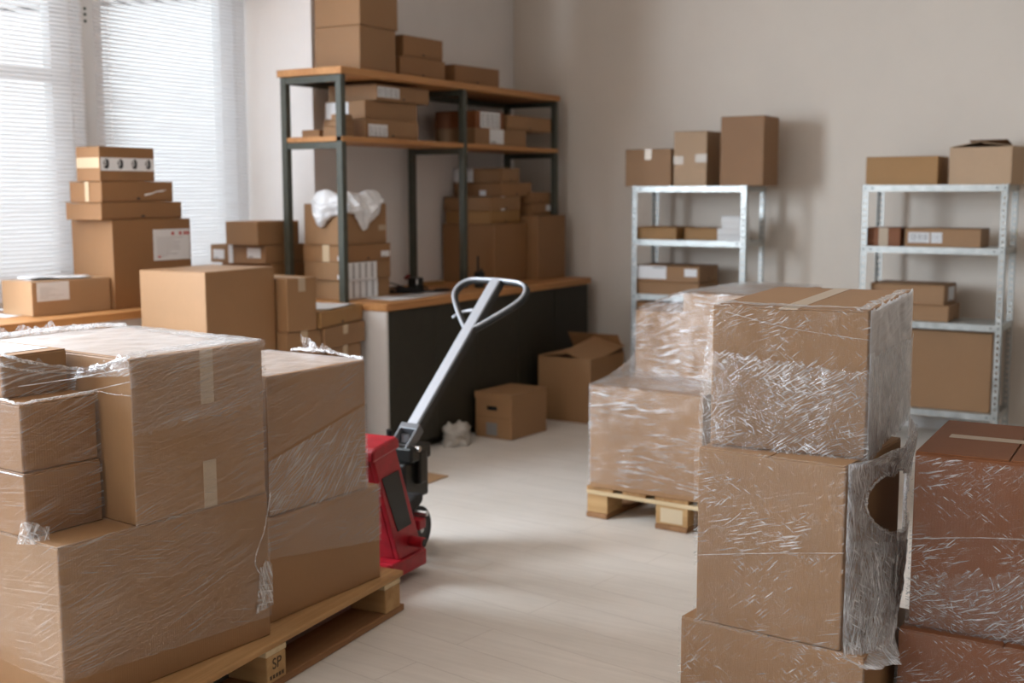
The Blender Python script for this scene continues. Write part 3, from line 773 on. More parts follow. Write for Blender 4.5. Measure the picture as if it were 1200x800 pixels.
def flap(root, hinge, L_, axis, ln, ang, col, th=.004):
    """flap hinged at a top edge; ang 0 = lying flat inwards, 90 = upright"""
    o = MB().box(0, -ln / 2, 0, L_, ln / 2, th).build('flap', 'card', root, .001, color=col)
    o.location = hinge; o.rotation_euler = (0, -R(ang), axis)
    return o


# big open carton by the back wall
w_, d_, h_ = .395, .49, .425
o = thing('open_box', 'open brown box with raised flaps on the floor by the cabinet end', 'box', (-3.594 - w_ / 2, 6.821 + d_ / 2, .0008), 0, 'boxes on the floor by the cabinets')
wall_box(o, w_, d_, h_, KR)
fo_ = flap(o, (w_ / 2, 0, h_ + .004), .21, math.pi, d_ - .01, 19, KR); fo_.rotation_euler.x = R(-9)
flap(o, (-w_ / 2, 0, h_), .195, 0, d_ - .01, 6, KR)
flap(o, (0, d_ / 2, h_), .15, -math.pi / 2, w_ - .012, 52, KD)
flap(o, (0, -d_ / 2 + .006, h_ - .008), .19, math.pi / 2, w_ - .02, -35, KR)

# archive box with hand hole and lid
w_, d_, h_ = .272, .385, .280
c_ = Vector((-3.759, 6.108, 0)); rr = R(-3.4); uu = Vector((-math.cos(rr), -math.sin(rr), 0)); vv = Vector((-math.sin(rr), math.cos(rr), 0)); c_ = c_ + uu * w_ / 2 + vv * d_ / 2
o = thing('archive_box', 'lidded brown box with a hand hole and grey sticker, on the floor by the cabinets', 'box', (c_.x, c_.y, .0008), rr, 'boxes on the floor by the cabinets')
fr = MB()
hx, hz, hw, hh = -.012, .185, .038, .013
fr.box(-w_ / 2 + .004, -d_ / 2, 0, hx - hw, -d_ / 2 + .005, h_ - .004).box(hx + hw, -d_ / 2, 0, w_ / 2 - .004, -d_ / 2 + .005, h_ - .004).box(hx - hw, -d_ / 2, 0, hx + hw, -d_ / 2 + .005, hz - hh).box(hx - hw, -d_ / 2, hz + hh, hx + hw, -d_ / 2 + .005, h_ - .004)
fr.build('front_panel', 'card', o, color=KR)
bk = MB().box(-w_ / 2, -d_ / 2, 0, -w_ / 2 + .004, d_ / 2, h_ - .004).box(w_ / 2 - .004, -d_ / 2, 0, w_ / 2, d_ / 2, h_ - .004).box(-w_ / 2, d_ / 2 - .004, 0, w_ / 2, d_ / 2, h_ - .004).box(-w_ / 2, -d_ / 2, 0, w_ / 2, d_ / 2, .004)
bk.build('body', 'card', o, .001, color=KR)
MB().cbox((hx, -d_ / 2 + .03, hz), (.10, .002, .05)).build('hole_shade', 'ink_and_shade', o)  # black sheet painted in as the darkness inside the hand hole
ldm = MB().box(-w_ / 2 - .004, -d_ / 2 - .006, h_ - .004, w_ / 2 + .003, d_ / 2 + .002, h_ + .001)
ldm.prism([(-w_ / 2 - .004, h_ - .004), (-w_ / 2 - .004, h_ - .040), (w_ / 2 - .075, h_ - .044), (w_ / 2, h_ - .004)], -d_ / 2 - .006, -d_ / 2 - .002, 1)
ldm.build('lid', 'card', o, .001, color=tuple(x * 1.03 for x in KR))
cr = MB().box(-w_ / 2 + .01, -d_ / 2 - .0008, .128, w_ / 2 - .02, -d_ / 2, .131); cr.build('fold_line', 'card', o, color=tuple(x * .6 for x in KR))
sticker(o, (w_, d_, h_), 'L', .30, .60, .06, .34, 'plain', 'lab')

# tilted open box on the right rack
w_, d_, h_ = .352, .26, .215
o = thing('open_box', 'brown box with one dark raised flap, right on top of the right metal rack', 'box', (-1.335, 7.475, ZA), R(-7), GB)
wall_box(o, w_, d_, h_, KP)
flap(o, (-w_ / 2 + .002, 0, h_), .17, 0, d_ - .01, 10, KP)
flap(o, (w_ / 2 - .002, 0, h_), .17, math.pi, d_ - .01, 8, KP)
flap(o, (0, d_ / 2 - .004, h_ + .004), .13, -math.pi / 2, w_ * .62, 17, tuple(x * .8 for x in KD))

# flat cardboard on the floor behind the jack
o = thing('cardboard_sheet', 'flat cardboard sheets lying on the floor behind the red jack', 'cardboard', (-3.72, 4.98, .0005), R(4))
MB().prism([(-.20, -.20), (.15, -.20), (.17, .15), (-.16, .19)], .0, .006, 2).build('lower_sheet', 'card', o, color=KL)
MB().prism([(-.22, -.17), (.04, -.17), (.05, .10), (-.20, .15)], .006, .012, 2).build('upper_sheet', 'card', o, color=KR)


# ------------------------------------------------------------------ pallets
def pallet(c, rot, label, Ln=.66, bys=((-.655, -.515), (-.08, .08), (.515, .655)), bw=.11):
    o = thing('wooden_pallet', label, 'pallet', (c[0], c[1], .0005), rot, 'wooden pallets')
    W = .44
    xs = ((-.44, -.298), (-.25, -.128), (-.085, .085), (.128, .25), (.298, .44))
    rng = random.Random(int(c[0] * 100))
    for a, b in xs:
        MB().box(a, -Ln, .129, b, Ln + rng.uniform(0, .012), .149).build('deck_board', 'pallet', o, .004)
    for p, q in bys: MB().box(-W, p - .004, .110, W, q + .004, .129).build('cross_board', 'pallet_x', o, .003)
    bl = {}
    for bx, (a, b) in enumerate(((-.44, -.44 + bw), (-.08, .08), (.44 - bw, .44))):
        for by, (p, q) in enumerate(bys):
            bl[bx, by] = MB().box(a, p, .024, b, q, .110).build('block', 'block', o, .004)
    for a, b in ((-.44, -.44 + bw), (-.08, .08), (.44 - bw, .44)): MB().box(a, -Ln - .002, 0, b, Ln + .008, .024).build('bottom_board', 'pallet_dark', o, .004)
    return o, bl


pl1, bl1 = pallet((-2.885, 2.56), R(6.2), 'wooden pallet under the big front left load, on the jack forks', .755, ((-.735, -.635), (-.047, .047), (.635, .735)), .15)
pl2, bl2 = pallet((-2.085, 5.46), R(-3.2), 'wooden pallet under the wrapped boxes in the middle of the floor')
# stamped mark on the centre block of the front pallet
M['stamp'] = mat('stamp_ink', (.09, .055, .03), .8); me = text_mesh('SP', .048); me.materials.append(M['stamp'])
me.transform(Matrix.Translation((.4406, 0, .080)) @ Matrix(((0, 0, 1, 0), (1, 0, 0, 0), (0, 1, 0, 0), (0, 0, 0, 1))))
o = bpy.data.objects.new('stamp', me); COL.objects.link(o); o.parent = bl1[2, 1]
st = MB()
for k in range(5): st.box(.4402, -.036 + k * .015, .036, .4407, -.036 + k * .015 + .010, .048)
st.build('stamp', 'stamp', bl1[2, 1])
MB().box(-.055, -.6562, .034, .055, -.6551, .100).build('stamp', mat('pale_sticker', (.60, .48, .32), .8), bl2[1, 0])

# ------------------------------------------------------------------ pallet jack
J = thing('pallet_jack', 'red pallet jack with a silver loop handle, forks under the front left pallet', 'pallet jack', (-2.985, 3.72, 0), R(5))
red = 'red'
for sx in (-1, 1):
    f = MB(); xa, xb = (.105, .265) if sx > 0 else (-.265, -.105)
    prof = [(-1.38, .060), (-1.33, .050), (-.16, .040), (-.16, .098), (-1.30, .098), (-1.36, .082)]
    f.prism(prof, xa, xb, 0)
    fo = f.build('fork', red, J, .006)
    for yy in (-1.18,):
        MB().cyl(((xa + xb) / 2 - .05, yy, .038), ((xa + xb) / 2 + .05, yy, .038), .037, 20).build('load_roller', 'rubber', fo, .004)
# base frame bridging the forks
MB().box(-.275, -.235, .036, .275, .02, .100).build('base_frame', red, J, .008)
# leaning bulkhead: two side plates, front sheet, cap
side = [(-.165, .10), (.005, .10), (-.185, .548), (-.335, .528)]
bh = MB()
bh.prism(side, .240, .262, 0); bh.prism(side, -.262, -.240, 0)
bh.prism([(-.165, .10), (-.150, .10), (-.320, .528), (-.335, .528)], -.24, .24, 0)
bh.build('bulkhead', red, J, .004)
MB().prism([(-.352, .516), (-.165, .540), (-.170, .576), (-.190, .588), (-.335, .570), (-.352, .556)], -.272, .272, 0).build('cap', red, J, .010)
dc = MB(); dc.prism([(-.178, .215), (-.078, .222), (-.168, .455), (-.285, .445)], .262, .2655, 0)
do = dc.build('side_plate', 'black', J, .002); do['label'] = 'black plate'
pn = MB().cyl((.20, -.085, .155), (.325, -.085, .155), .021, 20).build('pivot_pin', red, J, .003)
MB().cyl((.325, -.085, .155), (.328, -.085, .155), .016, 20).build('pin_end', 'dark', pn)
MB().cyl((-.235, -.085, .155), (.235, -.085, .155), .03, 16).build('torsion_shaft', red, J)
# steering unit
MB().cyl((0, .19, .205), (0, .19, .44), .047, 24).build('pump_cylinder', 'dark', J, .004)
pb = MB().box(-.06, .12, .235, .115, .31, .40); pb.box(-.06, .14, .40, .135, .30, .465); pb.box(.085, .20, .30, .14, .26, .44); pb.build('pump_body', 'dark', J, .010)
MB().cyl((.04, .245, .30), (.04, .245, .50), .019, 14).build('piston', 'silver', J)
MB().box(-.055, .05, .195, .055, .30, .232).build('steer_plate', 'dark', J, .006)
for sx in (-1, 1):
    wob = MB().cyl((sx * .060, .235, .100), (sx * .115, .235, .100), .098, 32).build('steer_wheel', 'rubber', J, .010, smooth=False)
    MB().cyl((sx * .113, .235, .100), (sx * .119, .235, .100), .052, 24).build('wheel_hub', 'dark', wob)
MB().cyl((-.125, .235, .10), (.125, .235, .10), .014, 12).build('axle', 'steel', J)
MB().box(-.02, .17, .11, .02, .21, .20).build('fork_head', 'dark', J, .004)
MB().prism([(.00, .215), (.08, .225), (.14, .25), (.145, .285), (.09, .29), (.01, .265)], .08, .19, 0).build('mud_guard', 'rubber', J, .012)
br = MB(); br.box(-.03, .03, .16, .235, .085, .205); br.build('linkage', red, J, .008)
MB().cyl((.16, .075, .222), (.245, .075, .222), .011, 14).build('linkage_pin', 'steel', J)
# handle
P0 = Vector((.065, .215, .490)); P1 = Vector((.110, .95, 1.095)); ax = (P1 - P0).normalized(); nrm_ = Vector((1, 0, 0)).cross(ax).normalized(); side_ = ax.cross(nrm_); LN = (P1 - P0).length
def H(x, s, n=0): return P0 + side_ * x + ax * s + nrm_ * n
hb = MB()
Tm = Matrix.Translation(P0) @ Matrix(((side_.x, ax.x, nrm_.x, 0), (side_.y, ax.y, nrm_.y, 0), (side_.z, ax.z, nrm_.z, 0), (0, 0, 0, 1)))
hk = MB().box(-.046, -.07, -.024, -.034, .05, .024, Tm).box(.034, -.07, -.024, .046, .05, .024, Tm).box(-.046, .03, -.024, .046, .062, .026, Tm)
hk.build('handle_bracket', mat('bracket_grey', (.16, .165, .175), .4, .4), J, .004)
MB().cyl((-.02, .19, .455), (.145, .19, .455), .012, 14).build('pivot_bolt', 'steel', J)
MB().cyl((-.02, .235, .35), (-.01, .20, .52), .012, 12).build('spring_rod', 'dark', J)
sp = MB(); sp.tube([(.055 + .016 * math.cos(a), .225 + .016 * math.sin(a), .33 + a * .0030) for a in [k * .45 for k in range(100)]], .003, 6); sp.build('spring', 'steel', J)
bar = MB().box(-.026, .055, -.016, .026, LN, .016, Tm).build('handle_bar', 'silver', J, .006)
# loop
loop = []
ctl = [(0.0, LN - .335), (.055, LN - .275), (.120, LN - .195), (.168, LN - .125), (.180, LN - .075), (.165, LN - .03), (.125, LN - .004), (.06, LN + .002), (0, LN + .004)]
def catmull(p, n=6):
    out = []
    for i in range(len(p) - 1):
        a = p[max(i - 1, 0)]; b = p[i]; c = p[i + 1]; d = p[min(i + 2, len(p) - 1)]
        for k in range(n):
            t_ = k / n
            out.append(tuple(.5 * (2 * b[j] + (c[j] - a[j]) * t_ + (2 * a[j] - 5 * b[j] + 4 * c[j] - d[j]) * t_ ** 2 + (3 * b[j] - a[j] - 3 * c[j] + d[j]) * t_ ** 3) for j in range(len(b))))
    out.append(p[-1]); return out
half = catmull(ctl, 7)
full = [(-x, s) for x, s in half] + [(x, s) for x, s in half[::-1]][1:-1]
lp_ = MB().tube([H(x - .003, s, .007) for x, s in full], .0075, 12, True).build('handle_loop', 'silver', J, smooth=True)
gr = MB().tube([H(x + .004, s, -.006) for x, s in full], .0135, 12, True).build('loop_grip', 'black', J, smooth=True); gr['label'] = 'black loop grip'
MB().tube([H(-.012, LN - .19, .0), H(-.05, LN - .195, -.004), H(-.085, LN - .205, -.006), H(-.112, LN - .235, -.004), H(-.118, LN - .25, -.004)], [.008, .008, .007, .006, .005], 10).build('release_lever', 'silver', J, smooth=True)
sb = MB().box(.0262, .06, -.024, .034, LN - .004, .012, Tm).build('bar_edge', 'black', J)
# ------------------------------------------------------------------ things on the counter
def paper(label, c, rot, w_, d_, m='white', curl=.004, seed=1):
    o = MB(); n = 8; vs = []
    for j in range(n + 1):
        for i in range(n + 1):
            x, y = (i / n - .5) * w_, (j / n - .5) * d_
            vs.append((x, y, .0006 + curl * max(0, noise.noise(Vector((x * 6 + seed * 3, y * 6, 0)))) + curl * .4 * (abs(x / w_) * 2) ** 4))
    fs = [(j * (n + 1) + i, j * (n + 1) + i + 1, (j + 1) * (n + 1) + i + 1, (j + 1) * (n + 1) + i) for j in range(n) for i in range(n)]
    o.add(vs, fs)
    ob = o.build('paper_sheet', m, None, smooth=True); ob.location = c; ob.rotation_euler = (0, 0, rot)
    s = ob.modifiers.new('sheet', 'SOLIDIFY'); s.thickness = .0006; s.offset = 1
    return tag(ob, label, 'paper', 'loose paper sheets')


paper('white paper sheet at the left front corner of the counter', (-4.265, 5.66 - .10, .8905), R(-12), .30, .21)
paper('grey paper sheet under the black cables on the counter', (-4.24, 5.87, .8905), R(5), .20, .42, 'grey', .002, 4)
paper('white sheet lying on the flat ochre box at the counter end', (-4.34, 5.05, .8825), R(14), .28, .36, 'white', .008, 2)
paper('white sheet at the far left on the window worktop', (-5.13, 3.63, SILL + .0005), R(10), .21, .15, 'white', .003, 6)
paper('upper white paper curled on the low box under the left blind', (-5.09, 3.91, 1.0835), R(-28), .16, .34, 'white', .010, 3)
gp = paper('greenish edged paper under the white one on the low window box', (-5.05, 3.86, 1.0826), R(-14), .18, .28, 'white', .010, 8)
# radio
o = thing('walkie_talkie', 'black handheld radio standing on the counter behind the handle loop', 'radio', (-4.235, 6.49, .8908), R(-10))
MB().box(-.022, -.030, 0, .018, .030, .105).build('body', 'black', o, .005)
MB().cyl((0, -.016, .105), (0, -.016, .205), .0065, 12).build('antenna', 'black', o)
MB().cyl((0, .016, .105), (0, .016, .122), .008, 12).build('knob', 'black', o)
MB().cyl((.0185, .008, .035), (.021, .008, .035), .006, 12).build('button', 'silver', o)
# cables
o = thing('power_cable', 'tangled black cable with a plug lying on the counter', 'cable', (-4.40, 5.95, .8908), 0)
rng = random.Random(5); pts = []
for k in range(90):
    a = k * .52; rr_ = .075 + .03 * math.sin(k * .37)
    pts.append((rr_ * math.cos(a) * .8 + .02 * math.sin(k * .21), rr_ * math.sin(a) * 1.3 - .02, .008 + .028 * (0.5 + .5 * math.sin(k * .83)) * (1 - abs(k - 45) / 60)))
pts += [(.10, .05, .012), (.14, .12, .008), (.16, .20, .008), (.13, .26, .008), (.08, .24, .008), (.07, .17, .008)]
MB().tube(catmull(pts, 3), .0055, 8).build('cord', 'rubber', o, smooth=True)
MB().tube(catmull([(-.05, .05, .02), (-.09, -.05, .055), (-.10, -.14, .07), (-.06, -.24, .07), (.0, -.30, .05), (.02, -.33, .02)], 6), .0045, 8).build('cord', 'rubber', o, smooth=True)
MB().box(-.06, .06, .001, -.0, .15, .085).build('adapter', 'black', o, .006)
MB().cyl((-.05, .03, .085), (-.05, .06, .10), .012, 12).build('plug', mat('dark_red_plug', (.16, .02, .02), .5), o)
MB().box(.0005, .07, .045, .003, .085, .08).build('sticker', 'white', o)
o = thing('cardboard_strip', 'small brown strip lying on the counter beside the large box', 'strip', (-4.62, 6.48, .8905), R(-8))  # unidentified flat brown piece, modelled as cardboard
MB().box(-.03, -.10, 0, .03, .10, .028).build('strip', 'card', o, .002, color=KY)


# ------------------------------------------------------------------ plastic bag and crumpled plastic
def drape():
    b = BOX['K1']; n, m_ = 46, 30; vs = []
    near = b['nt']; u = b['u']; v = b['v']
    # path along the box rim: from the left face, round the near corner, along the right face
    for i in range(n + 1):
        s = i / n; q = -.22 + .55 * s          # metres along the rim, 0 at the corner
        if q < -.03: base = near + u * (-q); out = -v; inn = v
        elif q > .03: base = near + v * q; out = -u; inn = u
        else:
            t_ = (q + .03) / .06; base = near + u * (.03 * (1 - t_)) * (1 - t_) + v * (.03 * t_) * t_; out = (-v * (1 - t_) - u * t_).normalized(); inn = -out
        drop = .105 + .02 * math.sin(s * 9 + 1.2) + .055 * math.exp(-((s - .70) / .09) ** 2) - .015 * math.exp(-((s - .52) / .06) ** 2) + .04 * math.exp(-((s - .12) / .08) ** 2)
        if s > .9: drop *= max(.1, (1 - s) / .1)
        if s < .05: drop *= max(.2, s / .05)
        for j in range(m_ + 1):
            t_ = j / m_
            k = noise.noise(Vector((q * 14, t_ * 2.6, 1.3))); k2 = noise.noise(Vector((q * 34, t_ * 6, 5)))
            if t_ < .35:
                f = 1 - t_ / .35; p = base + inn * (.10 * f) + out * .012; p.z += .012 + .055 * math.sin(math.pi * min(1, f * 1.1)) * (.9 + .45 * k) + .012 * (1 - f)
            else:
                f = (t_ - .35) / .65; p = base + out * (.014 + .030 * math.sin(math.pi * f) * (.8 + k) + .012 * k2); p.z += .024 - drop * f + .006 * k2
            p -= out * (.022 * math.exp(-(q / .06) ** 2)) * (1 if t_ > .3 else 0)
            p += out * (.014 * k2 + .014 * k + .006 * noise.noise(Vector((q * 70, t_ * 14, 2))))
            vs.append(p)
    fs = [(i * (m_ + 1) + j, i * (m_ + 1) + j + 1, (i + 1) * (m_ + 1) + j + 1, (i + 1) * (m_ + 1) + j) for i in range(n) for j in range(m_)]
    return MB().add(vs, fs)


o = drape().build('plastic_bag', 'bag', None, smooth=True)
s_ = o.modifiers.new('sheet', 'SOLIDIFY'); s_.thickness = .0012
tag(o, 'white plastic bag draped over the topmost box by the steel post', 'bag')


def crumple(name, c, size, m, label, cat, seed=1, sub=4, parent=None, spike=.5):
    bm = bmesh.new(); bmesh.ops.create_icosphere(bm, subdivisions=sub, radius=1)
    for v in bm.verts:
        d = v.co.copy(); k = noise.noise(d * 1.7 + Vector((seed, 0, 0))) * .5 + (abs(noise.noise(d * 4 + Vector((0, seed, 0)))) - .25) * spike
        p = d * (1 + k); p = Vector((p.x * size[0], p.y * size[1], p.z * size[2]))
        if p.z < -size[2] * .45: p.z = -size[2] * .45
        v.co = p + Vector((0, 0, size[2] * .45))
    o = bm_obj(bm, name, m, parent, smooth=True); o.location = c
    if label: tag(o, label, cat)
    return o


crumple('crumpled_film', (-4.0, 5.86, .001), (.09, .09, .085), mat('dusty_plastic', (.45, .41, .36), .35), 'crumpled clear plastic on the floor beside the box with a hand hole', 'plastic wrap', 3)


# ------------------------------------------------------------------ stretch film
def sheet(p00, p10, p11, p01, m, parent, name='film_sheet', nu=40, nv=40, amp=.003, freq=16, ragged=0, seed=0, hole=None, bow=0.0, sag=None, rag_edges=('top',)):
    """bilinear film patch: p00 lower left, p10 lower right, p11 upper right, p01 upper left; uv in metres"""
    p00, p10, p11, p01 = map(Vector, (p00, p10, p11, p01))
    nn = (p10 - p00).cross(p01 - p00).normalized()
    if nn.dot(Vector((0, 0, 1.5)) - p00) < 0 and abs(nn.z) < .7: nn = -nn
    if abs(nn.z) >= .7 and nn.z < 0: nn = -nn
    W = ((p10 - p00).length + (p11 - p01).length) / 2; Hh = ((p01 - p00).length + (p11 - p10).length) / 2
    vs = []; uvs = []
    for j in range(nv + 1):
        for i in range(nu + 1):
            a, b = i / nu, j / nv
            a2, b2 = a, b
            if ragged:
                rg = ragged / Hh
                if 'top' in rag_edges: b2 = b + (b ** 3) * rg * (noise.noise(Vector((a * W * 22, seed, 0))) + .6 * noise.noise(Vector((a * W * 60, seed, 3))))
                if 'bottom' in rag_edges: b2 = b2 - ((1 - b) ** 3) * rg * (noise.noise(Vector((a * W * 22, seed, 9))) + .6 * noise.noise(Vector((a * W * 60, seed, 13))))
            p = (p00 * (1 - a2) + p10 * a2) * (1 - b2) + (p01 * (1 - a2) + p11 * a2) * b2
            x, y = a * W, b2 * Hh
            k = noise.noise(Vector((x * freq, y * freq * .8, seed * 3.7))) + .5 * noise.noise(Vector((x * freq * 2.6 + y * 9, y * freq * 2.2, seed)))
            ed = min(1, 6 * min(a, 1 - a) + .15)
            p = p + nn * (amp * (k + .6) * ed - bow * math.sin(math.pi * a) * math.sin(math.pi * b))
            vs.append(p); uvs.append((x, y + seed * 1.7))
    fs = []
    for j in range(nv):
        for i in range(nu):
            if hole:
                a, b = (i + .5) / nu, (j + .5) / nv
                dd = ((a - hole[0]) / hole[2]) ** 2 + ((b - hole[1]) / hole[3]) ** 2
                if dd < 1 + .25 * noise.noise(Vector((a * 9, b * 30, 2))): continue
            fs.append((j * (nu + 1) + i, j * (nu + 1) + i + 1, (j + 1) * (nu + 1) + i + 1, (j + 1) * (nu + 1) + i))
    me = bpy.data.meshes.new(name); me.from_pydata([tuple(v) for v in vs], [], fs)
    uvl = me.uv_layers.new(name='UVMap')
    for lp in me.loops: uvl.data[lp.index].uv = uvs[lp.vertex_index]
    me.materials.append(FILM[m]); me.polygons.foreach_set('use_smooth', [True] * len(me.polygons)); me.update()
    o = bpy.data.objects.new(name, me); COL.objects.link(o); o.parent = parent
    if parent is not None: o.matrix_parent_inverse = parent.matrix_basis.inverted()
    return o


def rope(pts, r, parent, m='white', name='film_roll', seed=1):
    P = catmull([tuple(p) for p in pts], 8); n = len(P)
    rr = [r * (.65 + .7 * abs(noise.noise(Vector((i * .35, seed, 0))))) for i in range(n)]
    P = [Vector(p) + Vector((noise.noise(Vector((i * .6, seed, 1))), noise.noise(Vector((i * .6, seed, 5))), noise.noise(Vector((i * .6, seed, 9))))) * r * .8 for i, p in enumerate(P)]
    mb = MB().tube(P, rr, 8)
    o = mb.build(name, FILM[m], None, smooth=True)
    uvl = o.data.uv_layers.new(name='UVMap')
    for lp in o.data.loops:
        i, k = divmod(lp.vertex_index, 8); uvl.data[lp.index].uv = (i * .01, k * .004)
    o.parent = parent
    if parent is not None: o.matrix_parent_inverse = parent.matrix_basis.inverted()
    return o


def film_thing(label, loc):
    return thing('stretch_film', label, 'plastic wrap', loc, 0, 'clear stretch film around the pallet loads')


def lerp(a, b, t): return Vector(a).lerp(Vector(b), t)


# front left load
f = film_thing('clear stretch film around the big front left pallet load', (-2.9, 2.3, ZP + .001))
LA = lambda c, o=.004: C('A', c, o)
sheet(lerp(LA('nb'), LA('nt'), .20), lerp(LA('rb'), LA('rt'), .14), LA('rt'), LA('nt'), 'soft', f, seed=1, amp=.002)
sheet(lerp(LA('lb'), LA('lt'), .25), lerp(LA('nb'), LA('nt'), .18), LA('nt'), LA('lt'), 'faint', f, seed=2, amp=.002)
sheet(C('B1w', 'nb'), C('B1w', 'rb'), C('B1w', 'rt'), C('B1w', 'nt'), 'soft', f, seed=3, amp=.002)
sheet(lerp(C('B1w', 'nb', .008), C('B1w', 'nt', .008), .55), lerp(C('B1w', 'rb', .008), C('B1w', 'rt', .008), .60), C('B1w', 'rt', .008), C('B1w', 'nt', .008), 'soft', f, seed=33, amp=.004, ragged=.03, rag_edges=('bottom',))
sheet(C('B2b', 'nb'), C('B2b', 'rb'), C('B2a', 'rt'), C('B2a', 'nt'), 'soft', f, seed=4, amp=.002)
sheet(C('B2b', 'lb'), C('B2b', 'nb'), C('B2a', 'nt'), C('B2a', 'lt'), 'faint', f, seed=5, amp=.002)
# film spanning the step between the small boxes and the big one
b1n = C('B1w', 'nt', .007); b1b = C('B1w', 'nb', .007)
b3n = C('B3', 'nt', .006); b3r = C('B3', 'rt', .006); b3b = C('B3', 'nb', .006)
mid = lerp(b3r, C('B3', 'rb', .006), .50) + Vector((.02, .01, 0))
sheet(lerp(b3b, b3n, .05), lerp(C('B3', 'rb', .008), b3r, .04) + Vector((.012, 0, 0)), mid, lerp(b3b, b3n, .97), 'tent', f, seed=6, amp=.006, freq=22, ragged=.02, nu=60)
sheet(lerp(C('B3', 'rb', .008), b3r, .30) + Vector((.012, 0, 0)), lerp(b1n, b1b, .11), lerp(b1n, b1b, .0), mid, 'tent', f, seed=7, amp=.006, freq=24, ragged=.02, nu=60)
rope([b3n + Vector((0, 0, .004)), lerp(b3n, b3r, .4) + Vector((.015, 0, -.030)), mid, lerp(mid, b1n, .4) + Vector((0, 0, -.006)), b1n], .0055, f, seed=2)
rope([lerp(b3n, b3b, .2), lerp(b3n, b3r, .35) + Vector((.018, 0, -.050)), mid + Vector((.002, 0, -.012)), lerp(mid, b1n, .5) + Vector((0, 0, -.012)), lerp(b1n, C('B1w', 'rt', .007), .12)], .004, f, seed=3)
b2n = C('B2a', 'nt', .006)
for k, (a, b) in enumerate(((b3b + Vector((.03, .03, .04)), lerp(b1n, b1b, .06)), (b2n + Vector((.01, .03, .004)), lerp(b1n, b1b, .14)), (C('B2a', 'rt', .006), lerp(b1n, b1b, .22)))):
    rope([a, lerp(a, b, .5) + Vector((.004, 0, -.003)), b], .0016, f, seed=8 + k)
rope([C('B2a', 'lt', .008), b2n + Vector((-.05, 0, .004)), b2n, lerp(b2n, C('B2a', 'rt', .006), .5), C('B2a', 'rt', .006)], .004, f, seed=14)
rope([lerp(C('B2a', 'lb', .006), C('B2a', 'nb', .006), .5), C('B2a', 'nb', .006)], .003, f, seed=15)
sheet(C('B2b', 'nb', .012) + Vector((-.01, -.02, .006)), C('B2b', 'nb', .012) + Vector((.05, .035, -.0)), C('B2b', 'nb', .010) + Vector((.02, .06, .04)), C('B2b', 'nb', .010) + Vector((-.012, -.004, .055)), 'white', f, seed=16, amp=.008, freq=40, ragged=.02)
sheet(C('B1w', 'nt', -.001) + Vector((0, 0, .003)), C('B1w', 'rt', -.001) + Vector((0, 0, .003)), C('B1w', 'bt', -.001) + Vector((0, 0, .003)), C('B1w', 'lt', -.001) + Vector((0, 0, .003)), 'top', f, seed=90, amp=.002)
# film folded over the top of the big box
T = lambda c, z=.004: C('B1w', c, -.002) + Vector((0, 0, z + .002))
sheet(T('nt'), T('rt'), lerp(T('rt'), T('lt'), .16), lerp(T('nt'), T('lt'), .06), 'tent', f, seed=9, amp=.003, ragged=.05, nu=60)
sheet(lerp(T('rt'), T('bt'), .0), lerp(T('rt'), T('bt'), 1.0), lerp(lerp(T('rt'), T('bt'), 1.0), lerp(T('nt'), T('lt'), 1), .10), lerp(T('rt'), T('nt'), .22), 'tent', f, seed=10, amp=.004, ragged=.04, nu=60)
rope([T('bt', .006), lerp(T('bt'), T('lt'), .3) + Vector((0, 0, .01)), lerp(T('bt'), T('lt'), .7) + Vector((0, 0, .012)), T('lt', .012)], .009, f, seed=21)
sheet(lerp(T('bt'), T('lt'), .25), T('lt'), T('lt', .03) + Vector((0, .0, .01)), lerp(T('bt'), T('lt'), .25) + Vector((0, 0, .012)), 'white', f, seed=11, amp=.01, freq=30, ragged=.03)
rope([lerp(LA('rt', .008), LA('rb', .008), .02), lerp(LA('rt', .008), LA('rb', .008), .25) + Vector((0, -.03, 0)), lerp(LA('rt', .008), LA('rb', .008), .45) + Vector((0, -.075, 0)), lerp(LA('rt', .008), LA('rb', .008), .62) + Vector((0, -.03, 0)), lerp(LA('rt', .008), LA('rb', .008), .78) + Vector((0, -.055, 0))], .0022, f, seed=12)
sheet(lerp(LA('rt', .007), LA('rb', .007), .80) + Vector((-.004, -.07, 0)), lerp(LA('rt', .007), LA('rb', .007), .78), lerp(LA('rt', .007), LA('rb', .007), .48), lerp(LA('rt', .007), LA('rb', .007), .50) + Vector((-.003, -.05, 0)), 'white', f, seed=13, amp=.004, freq=40, ragged=.02)
# far end of the same pallet
f = film_thing('clear stretch film around the two boxes at the far end of the left pallet', (-2.8, 3.0, ZP + .001))
c1 = lambda c, o=.004: C('C1', c, o); c2 = lambda c, o=.004: C('C2', c, o)
sheet(lerp(c1('nb'), c1('nt'), .62), lerp(c1('rb'), c1('rt'), .40), c1('rt'), c1('nt'), 'soft', f, seed=22, amp=.002)
sheet(c2('nb'), c2('rb'), lerp(c2('rb'), c2('rt'), .66), lerp(c2('nb'), c2('nt'), .40), 'fan', f, seed=23, amp=.003)
sheet(lerp(c2('nb'), c2('nt'), .42), lerp(c2('rb'), c2('rt'), .68), c2('rt'), c2('nt'), 'soft', f, seed=24, amp=.002)
sheet(C('C2', 'nt', 0, .003), C('C2', 'rt', 0, .003), C('C2', 'bt', 0, .003), C('C2', 'lt', 0, .003), 'top', f, seed=91, amp=.002)
tb = lambda a, b, t, z=.006: lerp(C('C2', a, 0), C('C2', b, 0), t) + Vector((0, 0, z))
sheet(tb('rt', 'bt', .25), tb('rt', 'bt', .62), tb('rt', 'bt', .60, .055) + Vector((0, -.02, 0)), tb('rt', 'bt', .30, .030) + Vector((0, -.03, 0)), 'white', f, seed=25, amp=.014, freq=28, ragged=.03)
